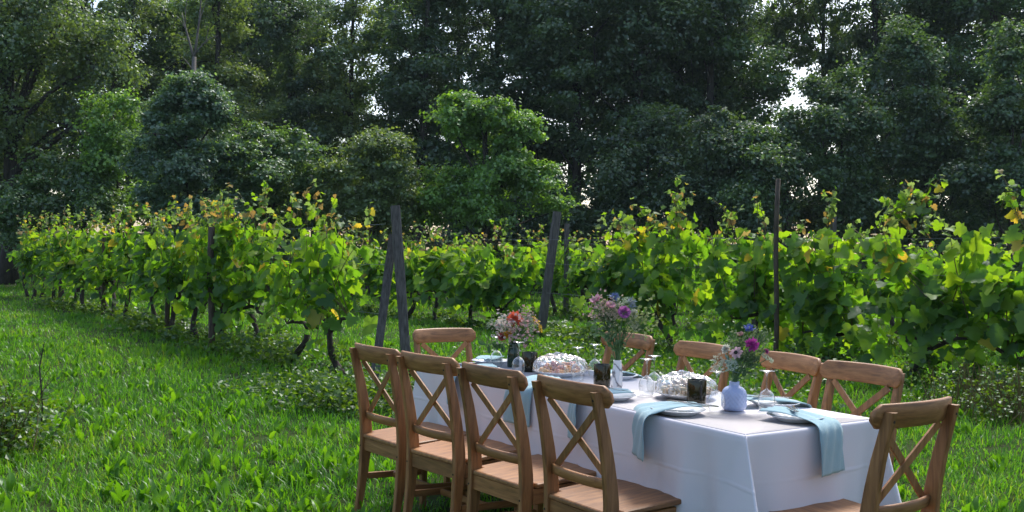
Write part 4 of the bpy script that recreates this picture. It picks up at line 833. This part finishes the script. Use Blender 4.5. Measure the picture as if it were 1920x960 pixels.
# ------------------------------------------------------------------ flowers
FM = {}
def fmat(c, tr=0.35):
    k = tuple(c)
    if k not in FM: FM[k] = leaf_mat('petal_%d' % len(FM), [tuple(x * 0.8 for x in c), c, tuple(min(1, x * 1.15) for x in c)], (1.1, 1.05, 1.0), tr, 0.02)
    return FM[k]
def frame(d):
    d = Vector(d).normalized(); a = d.orthogonal().normalized(); return a, d.cross(a), d
FR = np.random.default_rng(77)
def stem_part(root, neck, head):
    a, b = Vector(neck), Vector(head); m = MB(); mid = a.lerp(b, 0.5) + Vector((a.x - b.x, a.y - b.y, 0)) * 0.12; base = a + (a - mid) * 0.30; base.z = a.z - 0.06
    m.tube([base, a, mid, b], [0.0022, 0.0022, 0.002, 0.0016], 5); m.build('stem', M['stem'], root, True)
def petals(m, c, d, n, L, wd_, el, r0=0.0, cup=0.0, jit=0.1):
    A, B, D = frame(d)
    for k in range(n):
        th = 2 * math.pi * k / n + FR.normal(0, jit); e = el + FR.normal(0, jit); out = (A * math.cos(th) + B * math.sin(th)); t = out * math.cos(e) + D * math.sin(e); s = D.cross(out); nn = t.cross(s); l = L * FR.uniform(0.85, 1.1); p = Vector(c) + out * r0
        V = [p, p + t * l * 0.35 + s * wd_ * 0.8 + nn * cup * l, p + t * l * 0.75 + s * wd_ + nn * cup * l * 0.4, p + t * l, p + t * l * 0.75 - s * wd_ + nn * cup * l * 0.4, p + t * l * 0.35 - s * wd_ * 0.8 + nn * cup * l, p + t * l * 0.6 - nn * cup * l * 0.6]
        m.add(V, [(0, 1, 6), (1, 2, 6), (2, 3, 6), (3, 4, 6), (4, 5, 6), (5, 0, 6)])
def flower(kind, label, neck, head, col, r, d=(0, -0.7, 0.7), col2=None, cat='flower', group=None):
    nk = Vector(neck); root = empty('flower', nk); hd = Vector(head) - nk; name = {'dahlia': 'dahlia', 'daisy': 'daisy', 'umbel': 'lace_flower', 'thistle': 'globe_thistle', 'bell': 'cup_flower', 'spray': 'filler_spray', 'leafy': 'leaf_sprig'}[kind]; root.name = name
    stem_part(root, (0, 0, 0), hd); A, B, D = frame(d)
    if kind == 'dahlia':
        m = MB()
        for q, (n, L, el) in enumerate(((18, 1.0, 0.05), (16, 0.9, 0.35), (13, 0.72, 0.65), (9, 0.5, 0.95))): petals(m, hd + D * 0.002 * q, d, n, r * L, r * 0.13, el, 0.0, 0.12)
        m.build('petals', fmat(col), root); m = MB(); petals(m, hd + D * r * 0.2, d, 9, r * 0.24, r * 0.07, 1.2); m.build('centre', fmat(col2 or col), root)
    elif kind == 'daisy':
        m = MB(); petals(m, hd, d, 9, r, r * 0.26, 0.15, 0.1 * r, 0.08); m.build('petals', fmat(col), root)
        m = MB(); m.tube([hd - D * 0.001, hd + D * r * 0.22, hd + D * r * 0.34], [r * 0.30, r * 0.28, r * 0.12], 10); m.build('centre', fmat(col2 or (0.4, 0.25, 0.03), 0.0), root)
    elif kind == 'bell':
        m = MB(); petals(m, hd, d, 6, r, r * 0.42, 0.85, 0.12 * r, -0.18); petals(m, hd, d, 5, r * 0.9, r * 0.4, 0.6, 0.1 * r, -0.12); m.build('petals', fmat(col), root)
    elif kind == 'umbel':
        m = MB(); pts = []
        for k in range(46):
            a = FR.uniform(0, 6.28); q = math.sqrt(FR.uniform(0, 1)); e = hd + (A * math.cos(a) + B * math.sin(a)) * q * r + D * (0.35 * r * (1 - 0.4 * q * q)); pts.append(e)
            if k % 2 == 0: m.tube([hd, e], [0.0007, 0.0005], 3, False)
        m.build('rays', M['stem'], root)['kind'] = 'stuff'; m = MB()
        for e in pts:
            for k in range(7):
                p = e + Vector(FR.normal(0, r * 0.07, 3)); petals(m, p, D + Vector(FR.normal(0, 0.3, 3)), 3, r * 0.075, r * 0.035, 0.2)
        m.build('florets', fmat(col), root)['kind'] = 'stuff'
    elif kind == 'thistle':
        m = MB()
        for k in range(110):
            v = Vector(FR.normal(0, 1, 3)).normalized(); s = v.orthogonal().normalized() * r * 0.10; p = hd + v * r * 0.35; m.add([p - s, p + s, hd + v * r * FR.uniform(0.8, 1.15)], [(0, 1, 2)])
        m.build('spikes', fmat(col), root); m = MB(); petals(m, hd - D * r * 0.3, d, 9, r * 1.5, r * 0.12, 0.2); m.build('bracts', fmat(col2 or (0.2, 0.28, 0.35)), root)
    elif kind == 'spray':
        m = MB(); q = MB()
        for k in range(130):
            e = hd + Vector(FR.normal(0, r * 0.5, 3)); petals(m, e, FR.normal(0, 1, 3), 4, r * 0.11, r * 0.045, 0.3)
            if k % 2 == 0: q.tube([hd * 0.75, hd * 0.3 + e * 0.7 + Vector((0, 0, -0.006)), e], [0.0008, 0.0007, 0.0004], 3, False)
        m.build('florets', fmat(col), root)['kind'] = 'stuff'; q.build('twigs', M['stem'], root)['kind'] = 'stuff'
    elif kind == 'leafy':
        m = MB()
        for k in range(10):
            t = 0.35 + 0.065 * k; p = hd * t; v = Vector(FR.normal(0, 1, 3)); v = (v - hd.normalized() * v.dot(hd.normalized()) * 0.6).normalized(); petals(m, p, v.orthogonal(), 1, r, r * 0.24, 0.2, 0, 0.05, 3.0)
        m.build('leaves', fmat(col), root)
    return tag(root, label, cat)
def bouquet(pos, neck_z, where, items):
    n0 = tb(*pos, SURF + neck_z); dep = n0.y
    for k, (kind, px, py, dd, col, r, d, col2, lab) in enumerate(items):
        flower(kind, f'{lab} {where}', (n0.x + FR.normal(0, 0.005), n0.y + FR.normal(0, 0.005), n0.z), at(px, py, dep + dd), col, r, d, col2)
W_, PG = (0.70, 0.72, 0.64), (0.42, 0.52, 0.33)
bouquet(GV, 0.135, 'in the dark green vase', [
    ('dahlia', 965, 598, -0.03, (0.78, 0.17, 0.09), 0.052, (0, -0.75, 0.6), (0.65, 0.2, 0.08), 'large coral-red dahlia'), ('daisy', 1004, 601, 0.02, (0.70, 0.42, 0.02), 0.030, (0.6, -0.3, 0.6), None, 'upper yellow flower at the right'), ('daisy', 1012, 616, 0.0, (0.72, 0.46, 0.03), 0.027, (0.8, -0.3, 0.3), None, 'lower yellow flower at the right'),
    ('dahlia', 953, 627, -0.06, (0.68, 0.36, 0.03), 0.026, (-0.2, -0.9, 0.2), None, 'orange-yellow flower low in front'), ('dahlia', 941, 631, -0.05, (0.55, 0.10, 0.13), 0.030, (-0.6, -0.7, 0.0), None, 'crimson flower low at the left'), ('umbel', 944, 606, -0.01, W_, 0.052, (-0.4, -0.5, 0.7), None, 'white lace flower left of the dahlia'),
    ('umbel', 990, 607, 0.0, PG, 0.058, (0.4, -0.6, 0.6), None, 'pale green lace flower right of the dahlia'), ('umbel', 921, 608, 0.0, PG, 0.034, (-0.7, -0.4, 0.5), None, 'pale green lace flower at the far left'), ('spray', 976, 618, -0.05, (0.50, 0.33, 0.34), 0.095, (0, -1, 0.3), None, 'dusty pink filler spray'), ('spray', 985, 594, 0.02, (0.50, 0.36, 0.36), 0.055, (0, -1, 0.3), None, 'upper dusty pink filler spray'),
    ('spray', 951, 616, -0.05, (0.62, 0.55, 0.50), 0.085, (0, -1, 0.3), None, 'creamy filler spray'), ('leafy', 908, 646, -0.03, (0.08, 0.18, 0.06), 0.055, (0, 0, 1), None, 'green leaf sprig hanging left'), ('leafy', 1008, 640, 0.0, (0.09, 0.18, 0.04), 0.045, (0, 0, 1), None, 'green leaf sprig hanging right'), ('daisy', 985, 637, -0.07, W_, 0.010, (0, -1, 0.3), None, 'tiny white daisy')])
bouquet(MV, 0.150, 'in the white marbled vase', [
    ('bell', 1118, 565, 0.0, (0.62, 0.34, 0.46), 0.032, (-0.4, -0.3, 0.8), None, 'pink cup flower at the far left'), ('bell', 1143, 575, -0.03, (0.64, 0.38, 0.48), 0.030, (0.3, -0.5, 0.8), None, 'pink cup flower left of the middle'), ('bell', 1169, 588, -0.05, (0.42, 0.14, 0.40), 0.036, (0.1, -0.8, 0.3), None, 'magenta cup flower in the middle'), ('bell', 1168, 582, -0.03, (0.60, 0.36, 0.46), 0.026, (0, -0.4, 0.9), None, 'small pink cup flower above the magenta one'),
    ('dahlia', 1189, 588, -0.01, (0.72, 0.74, 0.60), 0.026, (0.5, -0.6, 0.4), None, 'creamy white flower'), ('thistle', 1152, 556, 0.02, (0.14, 0.20, 0.42), 0.026, (0, -0.2, 1), None, 'blue globe thistle on top'), ('thistle', 1184, 564, 0.02, (0.30, 0.36, 0.44), 0.022, (0, -0.2, 1), None, 'grey-blue thistle right of the top'), ('thistle', 1186, 573, 0.0, (0.32, 0.38, 0.44), 0.018, (0.2, -0.2, 1), None, 'small grey-blue thistle at the right'),
    ('umbel', 1166, 570, 0.03, PG, 0.044, (0, -0.5, 0.8), None, 'pale green lace flower at the back'), ('umbel', 1152, 590, -0.03, (0.55, 0.50, 0.36), 0.034, (-0.2, -0.7, 0.5), None, 'yellowish lace flower in front'), ('umbel', 1186, 608, 0.0, (0.45, 0.50, 0.32), 0.044, (0.6, -0.5, 0.3), None, 'greenish lace flower low at the right'), ('spray', 1126, 578, 0.0, (0.48, 0.36, 0.33), 0.065, (0, 0, 1), None, 'dusty pink spray at the left'), ('spray', 1145, 583, 0.0, (0.50, 0.45, 0.32), 0.055, (0, 0, 1), None, 'straw-coloured spray'),
    ('spray', 1200, 600, 0.02, (0.25, 0.32, 0.12), 0.085, (0, 0, 1), None, 'airy green grass spray'), ('leafy', 1112, 604, 0.0, (0.09, 0.19, 0.08), 0.05, (0, 0, 1), None, 'green leaf sprig at the left'), ('leafy', 1137, 598, -0.03, (0.12, 0.22, 0.12), 0.04, (0, 0, 1), None, 'grey-green leaf sprig in front'), ('spray', 1135, 600, 0.0, (0.20, 0.28, 0.16), 0.06, (0, 0, 1), None, 'green filler spray at the left')] +
    [('leafy', 1140 + 7 * k, 610 + 5 * (k % 3), 0.0, (0.08, 0.17, 0.06), 0.022, (0, 0, 1), None, f'{ORD[k]} thin green stalk from the left') for k in range(6)])
bouquet(BV, 0.120, 'in the lavender-blue vase', [
    ('dahlia', 1410, 647, -0.02, (0.58, 0.08, 0.42), 0.035, (0.1, -0.8, 0.55), (0.65, 0.2, 0.5), 'bright magenta dahlia'), ('thistle', 1405, 614, 0.0, (0.10, 0.14, 0.55), 0.021, (0, -0.3, 1), (0.12, 0.16, 0.5), 'blue cornflower on top'), ('dahlia', 1362, 655, -0.01, (0.76, 0.77, 0.70), 0.026, (-0.8, -0.4, 0.4), None, 'white flower facing left'), ('daisy', 1379, 660, -0.03, (0.55, 0.40, 0.50), 0.027, (0.2, -0.8, -0.3), (0.02, 0.03, 0.02), 'pale pink flower with dark cone'),
    ('umbel', 1350, 682, -0.01, (0.62, 0.64, 0.52), 0.040, (-0.8, -0.5, 0.2), None, 'creamy lace flower low at the left'), ('umbel', 1371, 684, -0.04, (0.48, 0.58, 0.50), 0.026, (-0.2, -0.9, 0.2), None, 'pale green lace flower low in front'), ('umbel', 1437, 674, -0.01, (0.56, 0.64, 0.46), 0.032, (0.5, -0.3, 0.8), None, 'greenish white lace flower at the right'), ('dahlia', 1436, 659, 0.01, (0.55, 0.14, 0.40), 0.016, (0.6, -0.4, 0.5), None, 'small pink flower at the right'),
    ('bell', 1388, 629, 0.02, (0.42, 0.26, 0.25), 0.018, (-0.2, -0.3, 0.9), None, 'dusky bud left of the cornflower'), ('leafy', 1366, 672, 0.0, (0.14, 0.24, 0.22), 0.035, (0, 0, 1), None, 'blue-green leaf sprig at the left'), ('leafy', 1420, 670, 0.02, (0.06, 0.12, 0.05), 0.04, (0, 0, 1), None, 'dark green leaf sprig at the right'), ('leafy', 1395, 665, 0.02, (0.06, 0.13, 0.05), 0.04, (0, 0, 1), None, 'dark green leaf sprig in the middle'),
    ('spray', 1385, 640, 0.03, (0.22, 0.30, 0.14), 0.05, (0, 0, 1), None, 'airy green spray at the back'), ('spray', 1404, 668, 0.0, (0.10, 0.14, 0.07), 0.05, (0, 0, 1), None, 'dark green spray under the dahlia'), ('spray', 1425, 630, 0.03, (0.24, 0.32, 0.14), 0.045, (0, 0, 1), None, 'airy green spray at the right'), ('leafy', 1441, 640, 0.05, (0.28, 0.38, 0.10), 0.03, (0, 0, 1), None, 'yellow-green leaf sprig at the right')])

# ------------------------------------------------------------------ thin bluish haze, added to lighten the dark wood
HZ = MB(); HZ.box((0, 40, 13.5), (170, 110, 29)); hm, t = new_mat('lifting_haze'); pv = N(t, 'ShaderNodeVolumePrincipled'); pv.inputs['Color'].default_value = (0.66, 0.86, 1.0, 1); pv.inputs['Density'].default_value = 0.0002; pv.inputs['Anisotropy'].default_value = 0.3
oo = N(t, 'ShaderNodeOutputMaterial'); t.links.new(pv.outputs[0], oo.inputs['Volume']); hz = HZ.build('haze', hm); tag(hz, 'thin bluish haze added over the vineyard to lighten the dark wood', 'haze', kind='stuff')
